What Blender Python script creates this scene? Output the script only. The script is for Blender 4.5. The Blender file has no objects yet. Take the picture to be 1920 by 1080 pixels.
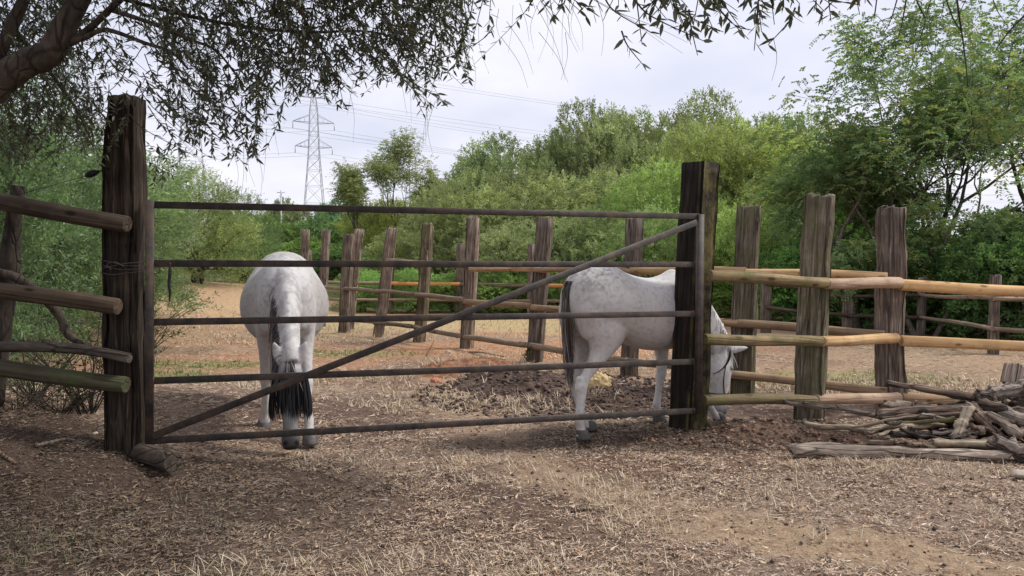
import bpy, math, random
import numpy as np
from mathutils import Vector, Matrix, Quaternion

# ------------------------------------------------------------------ camera, sky, sun, exposure
sc = bpy.context.scene
COL = sc.collection
F, CX, CY, HZ, CAMZ = 1442.0, 960.0, 540.0, 507.0, 1.40
PITCH = math.atan((CY - HZ) / F)
cam_data = bpy.data.cameras.new("camera")
cam_data.sensor_width = 36.0
cam_data.lens = 36.0 * F / 1920.0
cam_data.clip_start, cam_data.clip_end = 0.05, 3000.0
cam = bpy.data.objects.new("camera", cam_data)
COL.objects.link(cam)
cam.location = (0, 0, CAMZ)
cam.rotation_euler = (math.pi / 2 - PITCH, 0, 0)
sc.camera = cam

SUN_EL, SUN_AZ = math.radians(48), math.radians(78)      # azimuth from +Y towards +X
world = bpy.data.worlds.new("World")
sc.world = world
world.use_nodes = True
wn, wl = world.node_tree.nodes, world.node_tree.links
wn.clear()
w_out = wn.new("ShaderNodeOutputWorld")
w_bg = wn.new("ShaderNodeBackground"); w_bg.inputs[1].default_value = 0.12
w_sky = wn.new("ShaderNodeTexSky"); w_sky.sky_type = 'NISHITA'; w_sky.sun_disc = False
w_sky.sun_elevation, w_sky.sun_rotation = SUN_EL, SUN_AZ
w_sky.air_density = 1.0; w_sky.dust_density = 2.0
w_tc = wn.new("ShaderNodeTexCoord")
w_sep = wn.new("ShaderNodeSeparateXYZ"); wl.new(w_tc.outputs['Generated'], w_sep.inputs[0])
w_add = wn.new("ShaderNodeMath"); w_add.operation = 'ADD'; w_add.inputs[1].default_value = 0.22
w_abs = wn.new("ShaderNodeMath"); w_abs.operation = 'ABSOLUTE'; wl.new(w_sep.outputs[2], w_abs.inputs[0])
wl.new(w_abs.outputs[0], w_add.inputs[0])
w_dx = wn.new("ShaderNodeMath"); w_dx.operation = 'DIVIDE'; wl.new(w_sep.outputs[0], w_dx.inputs[0]); wl.new(w_add.outputs[0], w_dx.inputs[1])
w_dy = wn.new("ShaderNodeMath"); w_dy.operation = 'DIVIDE'; wl.new(w_sep.outputs[1], w_dy.inputs[0]); wl.new(w_add.outputs[0], w_dy.inputs[1])
w_cmb = wn.new("ShaderNodeCombineXYZ"); wl.new(w_dx.outputs[0], w_cmb.inputs[0]); wl.new(w_dy.outputs[0], w_cmb.inputs[1])
w_noi = wn.new("ShaderNodeTexNoise"); w_noi.inputs['Scale'].default_value = 0.9; w_noi.inputs['Detail'].default_value = 5
w_noi.inputs['Roughness'].default_value = 0.5
wl.new(w_cmb.outputs[0], w_noi.inputs['Vector'])
w_rmp = wn.new("ShaderNodeValToRGB")
w_rmp.color_ramp.elements[0].position = 0.36; w_rmp.color_ramp.elements[0].color = (0.49, 0.51, 0.61, 1)
w_rmp.color_ramp.elements[1].position = 0.64; w_rmp.color_ramp.elements[1].color = (0.70, 0.685, 0.735, 1)
wl.new(w_noi.outputs[0], w_rmp.inputs[0])
w_scl = wn.new("ShaderNodeVectorMath"); w_scl.operation = 'SCALE'; w_scl.inputs['Scale'].default_value = 1 / 0.12
wl.new(w_rmp.outputs[0], w_scl.inputs[0])
w_mix = wn.new("ShaderNodeMix"); w_mix.data_type = 'RGBA'; w_mix.inputs[0].default_value = 0.93
wl.new(w_sky.outputs[0], w_mix.inputs[6]); wl.new(w_scl.outputs[0], w_mix.inputs[7])
wl.new(w_mix.outputs[2], w_bg.inputs[0]); wl.new(w_bg.outputs[0], w_out.inputs[0])

sun_d = bpy.data.lights.new("sun", 'SUN')
sun_d.energy = 2.0; sun_d.angle = math.radians(12); sun_d.color = (1.0, 0.96, 0.9)
sun = bpy.data.objects.new("sun", sun_d); COL.objects.link(sun)
sdir = Vector((math.sin(SUN_AZ) * math.cos(SUN_EL), math.cos(SUN_AZ) * math.cos(SUN_EL), math.sin(SUN_EL)))
sun.rotation_euler = (-sdir).to_track_quat('-Z', 'Y').to_euler()

vs = sc.view_settings
vs.view_transform = 'Standard'; vs.look = 'None'; vs.exposure = 0.62; vs.gamma = 1.0
vs.use_curve_mapping = False
sc.cycles.max_bounces = 6; sc.cycles.diffuse_bounces = 3; sc.cycles.transparent_max_bounces = 6
sc.cycles.transmission_bounces = 3; sc.cycles.glossy_bounces = 2

# ------------------------------------------------------------------ helpers
RNG = np.random.default_rng(11)
_tab = np.random.default_rng(5).random((64, 64, 64)).astype(np.float32)

def vnoise(p):
    p = np.asarray(p, dtype=np.float64)
    i = np.floor(p).astype(np.int64); f = p - i
    f = f * f * (3 - 2 * f)
    i0 = i & 63; i1 = (i + 1) & 63
    def t(a, b, c): return _tab[a, b, c]
    x0, y0, z0 = i0[..., 0], i0[..., 1], i0[..., 2]
    x1, y1, z1 = i1[..., 0], i1[..., 1], i1[..., 2]
    fx, fy, fz = f[..., 0], f[..., 1], f[..., 2]
    a = t(x0, y0, z0) * (1 - fx) + t(x1, y0, z0) * fx
    b = t(x0, y1, z0) * (1 - fx) + t(x1, y1, z0) * fx
    c = t(x0, y0, z1) * (1 - fx) + t(x1, y0, z1) * fx
    d = t(x0, y1, z1) * (1 - fx) + t(x1, y1, z1) * fx
    return (a * (1 - fy) + b * fy) * (1 - fz) + (c * (1 - fy) + d * fy) * fz

def fbm(p, octv=4):
    p = np.asarray(p, dtype=np.float64)
    s, a, tot = 0, 1.0, 0
    for k in range(octv):
        s = s + a * vnoise(p * (2.03 ** k) + 17.3 * k); tot += a; a *= 0.5
    return s / tot                                         # 0..1

def n2(x, y, s, octv=4, off=0.0):
    return fbm(np.stack([np.asarray(x) * s + off, np.asarray(y) * s + off * 1.7, np.zeros_like(np.asarray(x, dtype=float)) + off], -1), octv)

def sst(a, b, x):
    t = np.clip((np.asarray(x, dtype=float) - a) / (b - a), 0, 1)
    return t * t * (3 - 2 * t)

def gz(x, y):
    """ground height"""
    x = np.asarray(x, dtype=float); y = np.asarray(y, dtype=float)
    z = -0.08 * sst(5.5, 6.5, y)
    z = z + 0.09 * np.exp(-(((x - 1.75) / 0.75) ** 2 + ((y - 6.7) / 0.55) ** 2))
    z = z + 0.055 * np.exp(-(((x - 2.9) / 0.8) ** 2 + ((y - 7.0) / 0.5) ** 2))
    z = z + 0.20 * sst(-1.7, -3.4, x) * sst(2.6, 5.0, y) * (1 - sst(7.5, 11, y)) + 0.16 * sst(-2.5, -3.9, x) * sst(2.2, 4.2, y) * (1 - sst(6.5, 9, y))
    z = z + 0.75 * sst(-5.0, -12.0, x) * sst(12, 27, y) + 0.3 * sst(-6, -9, x) * sst(7, 12, y)
    z = z - 0.25 * sst(8.0, 13.0, x) * sst(5.0, 10.0, y) * (1 - sst(30, 60, y))
    z = z + 7.0 * sst(70, 220, y)
    z = z + 0.035 * (n2(x, y, 1.1, 3, 3.1) - 0.5)
    return z

def ray(px, py):
    dx, dz = (px - CX) / F, -(py - CY) / F
    c, s = math.cos(PITCH), math.sin(PITCH)
    return Vector((dx, c + dz * s, dz * c - s))

def P(px, py, d):
    """point seen at a photo pixel, at depth d (metres ahead)"""
    r = ray(px, py)
    return Vector((0, 0, CAMZ)) + r * (d / r.y)

def GH(px, py):
    """where the ray through a photo pixel meets the ground"""
    r = ray(px, py); lo, hi = 0.5, 1.0
    def under(t):
        return CAMZ + r.z * t < float(gz(r.x * t, r.y * t))
    t = 1.0
    while not under(t) and t < 400: t *= 1.05
    lo, hi = t / 1.05, t
    for _ in range(30):
        m = 0.5 * (lo + hi)
        if under(m): hi = m
        else: lo = m
    return Vector((r.x * hi, r.y * hi, CAMZ + r.z * hi))

def proj(p):
    p = np.asarray(p, dtype=float)
    c, s = math.cos(PITCH), math.sin(PITCH)
    y = p[..., 1]; z = p[..., 2] - CAMZ
    d = y * c - z * s; u = y * s + z * c
    d = np.where(np.abs(d) < 1e-6, 1e-6, d)
    return CX + F * p[..., 0] / d, CY - F * u / d, d

def np_mesh(name, verts, faces, cols=None, smooth=False):
    """faces: (n,k) index array (k = 3 or 4); cols: per vertex rgb"""
    me = bpy.data.meshes.new(name)
    verts = np.ascontiguousarray(verts, dtype=np.float32)
    faces = np.ascontiguousarray(faces, dtype=np.int32)
    n, k = faces.shape
    me.vertices.add(len(verts)); me.vertices.foreach_set("co", verts.ravel())
    me.loops.add(n * k); me.loops.foreach_set("vertex_index", faces.ravel())
    me.polygons.add(n)
    me.polygons.foreach_set("loop_start", np.arange(0, n * k, k, dtype=np.int32))
    me.polygons.foreach_set("loop_total", np.full(n, k, dtype=np.int32))
    if smooth: me.polygons.foreach_set("use_smooth", np.ones(n, dtype=bool))
    me.update(calc_edges=True)
    if cols is not None: set_cols(me, cols)
    return me

def set_cols(me, cols):
    at = me.color_attributes.new("col", 'FLOAT_COLOR', 'POINT')
    c4 = np.ones((len(me.vertices), 4), dtype=np.float32); c4[:, :3] = cols
    at.data.foreach_set("color", c4.ravel())

def link(name, me, mat=None, parent=None, label=None, cat=None, group=None, kind=None, local=False):
    """one mesh object; a child's mesh is in world space unless local is set"""
    o = bpy.data.objects.new(name, me); COL.objects.link(o)
    if mat is not None and me is not None and not me.materials: me.materials.append(mat)
    if parent is not None:
        o.parent = parent
        if not local:
            q = parent; t = Vector((0, 0, 0))
            while q is not None: t += q.location; q = q.parent
            o.matrix_parent_inverse = Matrix.Translation(t).inverted()
    tag(o, label, cat, group, kind)
    return o

def tag(o, label=None, cat=None, group=None, kind=None):
    if label: o["label"] = label
    if cat: o["category"] = cat
    if group: o["group"] = group
    if kind: o["kind"] = kind
    return o

def thing(name, loc, label, cat, group=None, rotz=0.0):
    o = bpy.data.objects.new(name, None); COL.objects.link(o)
    o.location = loc; o.rotation_euler = (0, 0, rotz); o.empty_display_size = 0.2
    return tag(o, label, cat, group)

def catmull(pts, m=4):
    pts = np.asarray(pts, dtype=float)
    e = np.vstack([2 * pts[0] - pts[1], pts, 2 * pts[-1] - pts[-2]])
    out = []
    for i in range(1, len(e) - 2):
        p0, p1, p2, p3 = e[i - 1], e[i], e[i + 1], e[i + 2]
        for t in np.arange(m) / m:
            out.append(0.5 * ((2 * p1) + (-p0 + p2) * t + (2 * p0 - 5 * p1 + 4 * p2 - p3) * t * t + (-p0 + 3 * p1 - 3 * p2 + p3) * t ** 3))
    out.append(e[-2])
    return np.array(out)

def tube(pts, rad, sides=8, rough=0.0, seed=0, flat=1.0, caps=True):
    """tube along a polyline -> verts, quads(with tri caps as degenerate quads)"""
    pts = np.asarray(pts, dtype=float); n = len(pts)
    rad = np.broadcast_to(np.asarray(rad, dtype=float), (n,))
    tan = np.gradient(pts, axis=0); tan /= np.linalg.norm(tan, axis=1)[:, None] + 1e-9
    ref = np.array([0, 0, 1.0]) if abs(tan[0, 2]) < 0.9 else np.array([1.0, 0, 0])
    a = np.cross(tan, ref); bad = np.linalg.norm(a, axis=1) < 1e-3
    a[bad] = np.cross(tan[bad], [0.3, 1, 0.1])
    a /= np.linalg.norm(a, axis=1)[:, None] + 1e-9
    for i in range(1, n):
        if np.dot(a[i], a[i - 1]) < 0: a[i] = -a[i]
    b = np.cross(tan, a)
    th = np.linspace(0, 2 * np.pi, sides, endpoint=False)
    rr = rad[:, None] * np.ones(sides)[None, :]
    if rough:
        q = np.stack([np.cos(th)[None] * 1.3 + 0 * rr, np.sin(th)[None] * 1.3 + 0 * rr, (np.arange(n) * 0.55)[:, None] + 0 * rr], -1) + seed * 7.7
        rr = rr * (1 + rough * (fbm(q, 3) - 0.5) * 2)
    V = pts[:, None] + rr[..., None] * (np.cos(th)[None, :, None] * a[:, None] + flat * np.sin(th)[None, :, None] * b[:, None])
    V = V.reshape(-1, 3)
    i, j = np.meshgrid(np.arange(n - 1), np.arange(sides), indexing='ij')
    j2 = (j + 1) % sides
    Fc = np.stack([i * sides + j, i * sides + j2, (i + 1) * sides + j2, (i + 1) * sides + j], -1).reshape(-1, 4)
    if caps:
        V = np.vstack([V, pts[0], pts[-1]]); c0, c1 = n * sides, n * sides + 1
        k = np.arange(0, sides, 2)
        f0 = np.stack([np.full(len(k), c0), (k + 2) % sides, (k + 1) % sides, k], -1)
        f1 = np.stack([np.full(len(k), c1), (n - 1) * sides + k, (n - 1) * sides + (k + 1) % sides, (n - 1) * sides + (k + 2) % sides], -1)
        Fc = np.vstack([Fc, f0, f1])
    return V, Fc

def join(parts):
    vs_, fs_, o = [], [], 0
    for v, f in parts:
        vs_.append(v); fs_.append(f + o); o += len(v)
    return np.vstack(vs_), np.vstack(fs_)

def frame_to(a, b, roll=0.0):
    """matrix whose local Z runs from a to b"""
    a, b = Vector(a), Vector(b)
    q = (b - a).to_track_quat('Z', 'Y')
    return Matrix.Translation(a) @ q.to_matrix().to_4x4() @ Matrix.Rotation(roll, 4, 'Z')

def bar_mesh(name, a, b, w, h, bev=0.004, up=(0, 0, 1)):
    """rectangular bar from a to b, w across, h along up; bevelled edges"""
    a, b = np.array(a, float), np.array(b, float)
    t = (b - a) / np.linalg.norm(b - a); up = np.array(up, float)
    s = np.cross(t, up); s /= np.linalg.norm(s); u = np.cross(s, t)
    prof = []
    for sx, sy in ((1, 1), (-1, 1), (-1, -1), (1, -1)):
        c1 = (sx * (w / 2), sy * (h / 2 - bev)); c2 = (sx * (w / 2 - bev), sy * (h / 2))
        prof += [c1, c2] if sx * sy > 0 else [c2, c1]
    V = []
    for q, ends in ((a, 1), (b, 1)):
        for x, y in prof: V.append(q + s * x + u * y)
    n = 8
    Fs = [[i, (i + 1) % n, n + (i + 1) % n, n + i] for i in range(n)]
    Fs += [[0, 7, 6, 1], [1, 6, 5, 2], [2, 5, 4, 3], [8, 9, 14, 15], [9, 10, 13, 14], [10, 11, 12, 13]]
    return np_mesh(name, np.array(V), np.array(Fs))

# ------------------------------------------------------------------ materials
def new_mat(name, rough=0.8, spec=0.3):
    m = bpy.data.materials.new(name); m.use_nodes = True
    nt = m.node_tree; b = nt.nodes['Principled BSDF']
    b.inputs['Roughness'].default_value = rough
    b.inputs['Specular IOR Level'].default_value = spec
    return m, nt, b

def N(nt, kind, **kw):
    n = nt.nodes.new(kind)
    for k, v in kw.items():
        if k in n.inputs: n.inputs[k].default_value = v
        else: setattr(n, k, v)
    return n

def ramp(nt, fac, stops):
    r = nt.nodes.new("ShaderNodeValToRGB"); e = r.color_ramp.elements
    while len(e) < len(stops): e.new(0.5)
    for i, (p, c) in enumerate(stops): e[i].position = p; e[i].color = (*c, 1)
    nt.links.new(fac, r.inputs[0]); return r.outputs[0]

def mixc(nt, fac, a, b, mode='MIX'):
    m = nt.nodes.new("ShaderNodeMix"); m.data_type = 'RGBA'; m.blend_type = mode
    for sock, v in ((m.inputs[0], fac), (m.inputs[6], a), (m.inputs[7], b)):
        if isinstance(v, bpy.types.NodeSocket): nt.links.new(v, sock)
        elif isinstance(v, (int, float)): sock.default_value = v
        else: sock.default_value = (*v, 1)
    return m.outputs[2]

def bump(nt, b, h, strength=0.5, dist=0.01):
    bp = nt.nodes.new("ShaderNodeBump"); bp.inputs['Strength'].default_value = strength; bp.inputs['Distance'].default_value = dist
    nt.links.new(h, bp.inputs['Height']); nt.links.new(bp.outputs[0], b.inputs['Normal'])

def wood_mat(name, dark, mid, light, moss=None, moss_amt=0.0, moss_dir=None, grain=38.0, along=2.2, rough=0.85, bumps=0.7, crack=0.5, knots=0.0):
    m, nt, b = new_mat(name, rough, 0.2)
    tc = N(nt, "ShaderNodeTexCoord"); oi = N(nt, "ShaderNodeObjectInfo")
    ad = N(nt, "ShaderNodeVectorMath", operation='MULTIPLY_ADD')
    cb = N(nt, "ShaderNodeCombineXYZ"); nt.links.new(oi.outputs['Random'], cb.inputs[0]); nt.links.new(oi.outputs['Random'], cb.inputs[2])
    ad.inputs[1].default_value = (9, 5, 23); nt.links.new(cb.outputs[0], ad.inputs[0]); nt.links.new(tc.outputs['Object'], ad.inputs[2])
    mp = N(nt, "ShaderNodeMapping"); mp.inputs['Scale'].default_value = (grain, grain, along); nt.links.new(ad.outputs[0], mp.inputs[0])
    n1 = N(nt, "ShaderNodeTexNoise", Scale=1.0, Detail=6.0, Roughness=0.65, Distortion=0.6); nt.links.new(mp.outputs[0], n1.inputs['Vector'])
    col = ramp(nt, n1.outputs[0], [(0.30, dark), (0.50, mid), (0.72, light)])
    n2_ = N(nt, "ShaderNodeTexNoise", Scale=3.2, Detail=4.0); nt.links.new(ad.outputs[0], n2_.inputs['Vector'])
    col = mixc(nt, ramp(nt, n2_.outputs[0], [(0.42, (0, 0, 0)), (0.66, (1, 1, 1))]), col, mixc(nt, 0.55, col, dark))
    tone = ramp(nt, oi.outputs['Random'], [(0.0, (0.72, 0.70, 0.68)), (0.5, (1.0, 0.98, 0.95)), (1.0, (1.3, 1.22, 1.12))])
    col = mixc(nt, 1.0, col, tone, 'MULTIPLY')
    # cracks
    mp2 = N(nt, "ShaderNodeMapping"); mp2.inputs['Scale'].default_value = (grain * 0.8, grain * 0.8, along * 0.6); nt.links.new(ad.outputs[0], mp2.inputs[0])
    vo = N(nt, "ShaderNodeTexVoronoi", Scale=0.55, feature='DISTANCE_TO_EDGE'); nt.links.new(mp2.outputs[0], vo.inputs['Vector'])
    ck = ramp(nt, vo.outputs[0], [(0.0, (1, 1, 1)), (0.055, (0, 0, 0))])
    ckf = N(nt, "ShaderNodeMath", operation='MULTIPLY'); ckf.inputs[1].default_value = crack; nt.links.new(ck, ckf.inputs[0])
    col = mixc(nt, ckf.outputs[0], col, tuple(0.25 * x for x in dark))
    if knots:
        mk_ = N(nt, "ShaderNodeMapping"); mk_.inputs['Scale'].default_value = (9, 9, 3.6); nt.links.new(ad.outputs[0], mk_.inputs[0])
        kv = N(nt, "ShaderNodeTexVoronoi", Scale=1.0); nt.links.new(mk_.outputs[0], kv.inputs['Vector'])
        kc = ramp(nt, kv.outputs['Distance'], [(0.10, (knots,) * 3), (0.20, (0, 0, 0))])
        col = mixc(nt, kc, col, tuple(0.4 * x for x in dark))
        n5 = N(nt, "ShaderNodeTexNoise", Scale=7.0, Detail=5.0, Roughness=0.7); nt.links.new(ad.outputs[0], n5.inputs['Vector'])
        col = mixc(nt, ramp(nt, n5.outputs[0], [(0.52, (0, 0, 0)), (0.70, (0.7, 0.7, 0.7))]), col, mixc(nt, 0.6, col, (0.11, 0.09, 0.075)))
    if moss:
        n3 = N(nt, "ShaderNodeTexNoise", Scale=5.0, Detail=5.0, Roughness=0.7); nt.links.new(ad.outputs[0], n3.inputs['Vector'])
        mk = ramp(nt, n3.outputs[0], [(0.62 - moss_amt, (0, 0, 0)), (0.78 - moss_amt * 0.6, (1, 1, 1))])
        if moss_dir:
            dp = N(nt, "ShaderNodeVectorMath", operation='DOT_PRODUCT'); dp.inputs[1].default_value = moss_dir
            nt.links.new(tc.outputs['Normal'], dp.inputs[0])
            mr = N(nt, "ShaderNodeMapRange"); mr.inputs[1].default_value = 0.05; mr.inputs[2].default_value = 0.5; nt.links.new(dp.outputs['Value'], mr.inputs[0])
            mm = N(nt, "ShaderNodeMath", operation='MULTIPLY'); nt.links.new(mk, mm.inputs[0]); nt.links.new(mr.outputs[0], mm.inputs[1]); mk = mm.outputs[0]
        col = mixc(nt, mk, col, mixc(nt, n1.outputs[0], moss, tuple(0.35 * x for x in moss)))
    nt.links.new(col, b.inputs['Base Color'])
    hh = N(nt, "ShaderNodeMath", operation='MULTIPLY_ADD'); nt.links.new(ck, hh.inputs[0]); hh.inputs[1].default_value = -0.8; nt.links.new(n1.outputs[0], hh.inputs[2])
    bump(nt, b, hh.outputs[0], bumps, 0.012)
    return m

def leaf_mat(name, trans=0.48, rough=0.5):
    m, nt, b = new_mat(name, rough, 0.25)
    at = N(nt, "ShaderNodeAttribute", attribute_name="col"); oi = N(nt, "ShaderNodeObjectInfo")
    c = mixc(nt, 1.0, at.outputs[0], oi.outputs['Color'], 'MULTIPLY')
    nt.links.new(c, b.inputs['Base Color'])
    tr = N(nt, "ShaderNodeBsdfTranslucent"); nt.links.new(mixc(nt, 1.0, c, (1.0, 1.15, 0.6), 'MULTIPLY'), tr.inputs[0])
    mx = N(nt, "ShaderNodeMixShader"); mx.inputs[0].default_value = trans
    nt.links.new(b.outputs[0], mx.inputs[1]); nt.links.new(tr.outputs[0], mx.inputs[2])
    nt.links.new(mx.outputs[0], nt.nodes['Material Output'].inputs[0])
    return m

def attr_mat(name, rough=0.9, spec=0.15, noise=None, bump_s=0.0, bump_scale=60.0):
    m, nt, b = new_mat(name, rough, spec)
    at = N(nt, "ShaderNodeAttribute", attribute_name="col"); c = at.outputs[0]
    tc = N(nt, "ShaderNodeTexCoord")
    if noise:
        n1 = N(nt, "ShaderNodeTexNoise", Scale=noise[0], Detail=6.0, Roughness=0.7); nt.links.new(tc.outputs['Object'], n1.inputs['Vector'])
        c = mixc(nt, 1.0, c, ramp(nt, n1.outputs[0], [(0.3, (noise[1],) * 3), (0.7, (noise[2],) * 3)]), 'MULTIPLY')
    nt.links.new(c, b.inputs['Base Color'])
    if bump_s:
        n3 = N(nt, "ShaderNodeTexNoise", Scale=bump_scale, Detail=5.0, Roughness=0.7); nt.links.new(tc.outputs['Object'], n3.inputs['Vector'])
        bump(nt, b, n3.outputs[0], bump_s, 0.02)
    return m

def flat_mat(name, c, rough=0.7, spec=0.3, scale=30.0, vary=0.35, metal=0.0):
    m, nt, b = new_mat(name, rough, spec); b.inputs['Metallic'].default_value = metal
    tc = N(nt, "ShaderNodeTexCoord")
    n1 = N(nt, "ShaderNodeTexNoise", Scale=scale, Detail=5.0, Roughness=0.65); nt.links.new(tc.outputs['Object'], n1.inputs['Vector'])
    col = ramp(nt, n1.outputs[0], [(0.3, tuple(x * (1 - vary) for x in c)), (0.7, tuple(min(1, x * (1 + vary)) for x in c))])
    nt.links.new(col, b.inputs['Base Color']); bump(nt, b, n1.outputs[0], 0.25, 0.004)
    return m

M = {}
M['sleeper_dark'] = wood_mat("sleeper_dark", (0.010, 0.008, 0.007), (0.036, 0.028, 0.022), (0.12, 0.095, 0.073), (0.10, 0.092, 0.05), 0.05)
M['sleeper_moss'] = wood_mat("sleeper_moss", (0.010, 0.008, 0.006), (0.024, 0.019, 0.015), (0.07, 0.055, 0.042), (0.20, 0.17, 0.06), 0.22, (1, 0, 0))
M['sleeper_grey'] = wood_mat("sleeper_grey", (0.045, 0.033, 0.027), (0.19, 0.148, 0.118), (0.44, 0.37, 0.31), (0.17, 0.16, 0.06), 0.06, (1, 0, 0))
M['sleeper_green'] = wood_mat("sleeper_green", (0.045, 0.036, 0.028), (0.165, 0.138, 0.102), (0.40, 0.345, 0.28), (0.17, 0.17, 0.075), 0.16)
M['sleeper_far'] = wood_mat("sleeper_far", (0.055, 0.043, 0.036), (0.205, 0.165, 0.135), (0.44, 0.375, 0.315), (0.19, 0.18, 0.06), 0.03, (1, 0, 0))
M['rail_brown'] = wood_mat("rail_brown", (0.035, 0.026, 0.019), (0.085, 0.063, 0.045), (0.15, 0.115, 0.083), grain=26, along=1.2, bumps=0.55, crack=0.47, knots=0.9)
M['rail_moss'] = wood_mat("rail_moss", (0.12, 0.09, 0.05), (0.24, 0.185, 0.105), (0.38, 0.30, 0.19), (0.19, 0.19, 0.07), 0.17, grain=24, along=1.0, bumps=0.55, crack=0.39, knots=0.9)
M['rail_dmoss'] = wood_mat("rail_dmoss", (0.05, 0.042, 0.026), (0.10, 0.085, 0.055), (0.17, 0.145, 0.10), (0.10, 0.12, 0.05), 0.17, grain=24, along=1.0, bumps=0.55, crack=0.39, knots=0.9)
M['rail_pale'] = wood_mat("rail_pale", (0.40, 0.25, 0.115), (0.55, 0.37, 0.19), (0.66, 0.47, 0.27), grain=20, along=0.9, bumps=0.26, crack=0.21, knots=0.9)
M['rail_pink'] = wood_mat("rail_pink", (0.40, 0.27, 0.18), (0.56, 0.41, 0.29), (0.68, 0.53, 0.40), grain=20, along=0.9, bumps=0.33, crack=0.26, knots=0.9)
M['rail_tan'] = wood_mat("rail_tan", (0.23, 0.155, 0.09), (0.38, 0.265, 0.165), (0.52, 0.39, 0.26), grain=22, along=0.9, bumps=0.44, crack=0.39, knots=0.9)
M['rail_weather'] = wood_mat("rail_weather", (0.13, 0.10, 0.075), (0.25, 0.195, 0.145), (0.40, 0.325, 0.25), grain=22, along=0.9, bumps=0.55, crack=0.52, knots=0.9)
M['rail_orange'] = wood_mat("rail_orange", (0.50, 0.22, 0.08), (0.62, 0.30, 0.12), (0.70, 0.38, 0.18), grain=20, along=0.8, bumps=0.1, crack=0.05)
M['log_grey'] = wood_mat("log_grey", (0.065, 0.05, 0.04), (0.30, 0.25, 0.21), (0.62, 0.55, 0.48), grain=34, along=2.4, bumps=1.0, crack=0.7)
M['log_brown'] = wood_mat("log_brown", (0.05, 0.036, 0.028), (0.17, 0.125, 0.095), (0.36, 0.28, 0.22), grain=34, along=2.6, bumps=1.0, crack=0.7)
M['log_pale'] = wood_mat("log_pale", (0.16, 0.125, 0.085), (0.37, 0.31, 0.23), (0.58, 0.50, 0.39), grain=30, along=2.0, bumps=0.6, crack=0.4)
M['log_dark'] = wood_mat("log_dark", (0.018, 0.014, 0.012), (0.06, 0.048, 0.04), (0.17, 0.14, 0.12), grain=34, along=2.6, bumps=1.0, crack=0.6)
M['bark'] = wood_mat("bark", (0.05, 0.042, 0.035), (0.13, 0.108, 0.09), (0.25, 0.21, 0.18), grain=22, along=7.0, bumps=1.0, crack=0.5)
M['bark_dark'] = wood_mat("bark_dark", (0.03, 0.025, 0.021), (0.07, 0.057, 0.046), (0.125, 0.10, 0.083), (0.10, 0.095, 0.06), 0.03, grain=22, along=8.0, bumps=1.0, crack=0.4)
M['leaf'] = leaf_mat("leaf")
M['leaf_near'] = leaf_mat("leaf_near", 0.16, 0.42)
M['straw'] = attr_mat("straw", 0.75, 0.25)
M['coat'] = attr_mat("coat", 0.62, 0.25, (55.0, 0.90, 1.06), 0.10, 160.0)
M['hair'] = attr_mat("hair", 0.5, 0.35)
M['hoof'] = flat_mat("hoof", (0.11, 0.10, 0.095), 0.6, 0.3, 40)
M['eye'] = flat_mat("eye", (0.012, 0.009, 0.008), 0.12, 0.6, 20)
M['black_strap'] = flat_mat("black_strap", (0.012, 0.012, 0.013), 0.6, 0.3, 60)
M['steel'] = flat_mat("pylon_steel", (0.52, 0.53, 0.58), 0.55, 0.3, 0.5, 0.12)
M['tie'] = flat_mat("tie", (0.07, 0.06, 0.055), 0.6, 0.3, 40)
M['wire'] = flat_mat("wire", (0.22, 0.22, 0.24), 0.6, 0.3, 5)
M['stone'] = flat_mat("stone", (0.44, 0.375, 0.30), 0.85, 0.2, 14, 0.3)
M['brick'] = flat_mat("brick", (0.52, 0.20, 0.13), 0.9, 0.2, 25, 0.25)
M['sponge'] = flat_mat("sponge", (0.62, 0.47, 0.24), 0.95, 0.1, 34, 0.35)

def gate_metal():
    m, nt, b = new_mat("gate_metal", 0.62, 0.35)
    tc = N(nt, "ShaderNodeTexCoord")
    n1 = N(nt, "ShaderNodeTexNoise", Scale=9.0, Detail=7.0, Roughness=0.7); nt.links.new(tc.outputs['Object'], n1.inputs['Vector'])
    n_2 = N(nt, "ShaderNodeTexNoise", Scale=120.0, Detail=3.0); nt.links.new(tc.outputs['Object'], n_2.inputs['Vector'])
    c = ramp(nt, n1.outputs[0], [(0.34, (0.022, 0.020, 0.020)), (0.48, (0.042, 0.035, 0.031)), (0.58, (0.075, 0.052, 0.038)), (0.70, (0.12, 0.072, 0.045))])
    # dust settled on faces that look up
    ge = N(nt, "ShaderNodeNewGeometry"); sp = N(nt, "ShaderNodeSeparateXYZ"); nt.links.new(ge.outputs['Normal'], sp.inputs[0])
    mr = N(nt, "ShaderNodeMapRange"); mr.inputs[1].default_value = 0.3; mr.inputs[2].default_value = 1.0; mr.inputs[4].default_value = 0.3; nt.links.new(sp.outputs[2], mr.inputs[0])
    c = mixc(nt, mr.outputs[0], c, (0.19, 0.155, 0.125))
    c = mixc(nt, ramp(nt, n_2.outputs[0], [(0.6, (0, 0, 0)), (0.75, (0.6, 0.6, 0.6))]), c, (0.16, 0.12, 0.09))
    nt.links.new(c, b.inputs['Base Color']); bump(nt, b, n_2.outputs[0], 0.2, 0.002)
    return m
M['gate'] = gate_metal()

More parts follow.
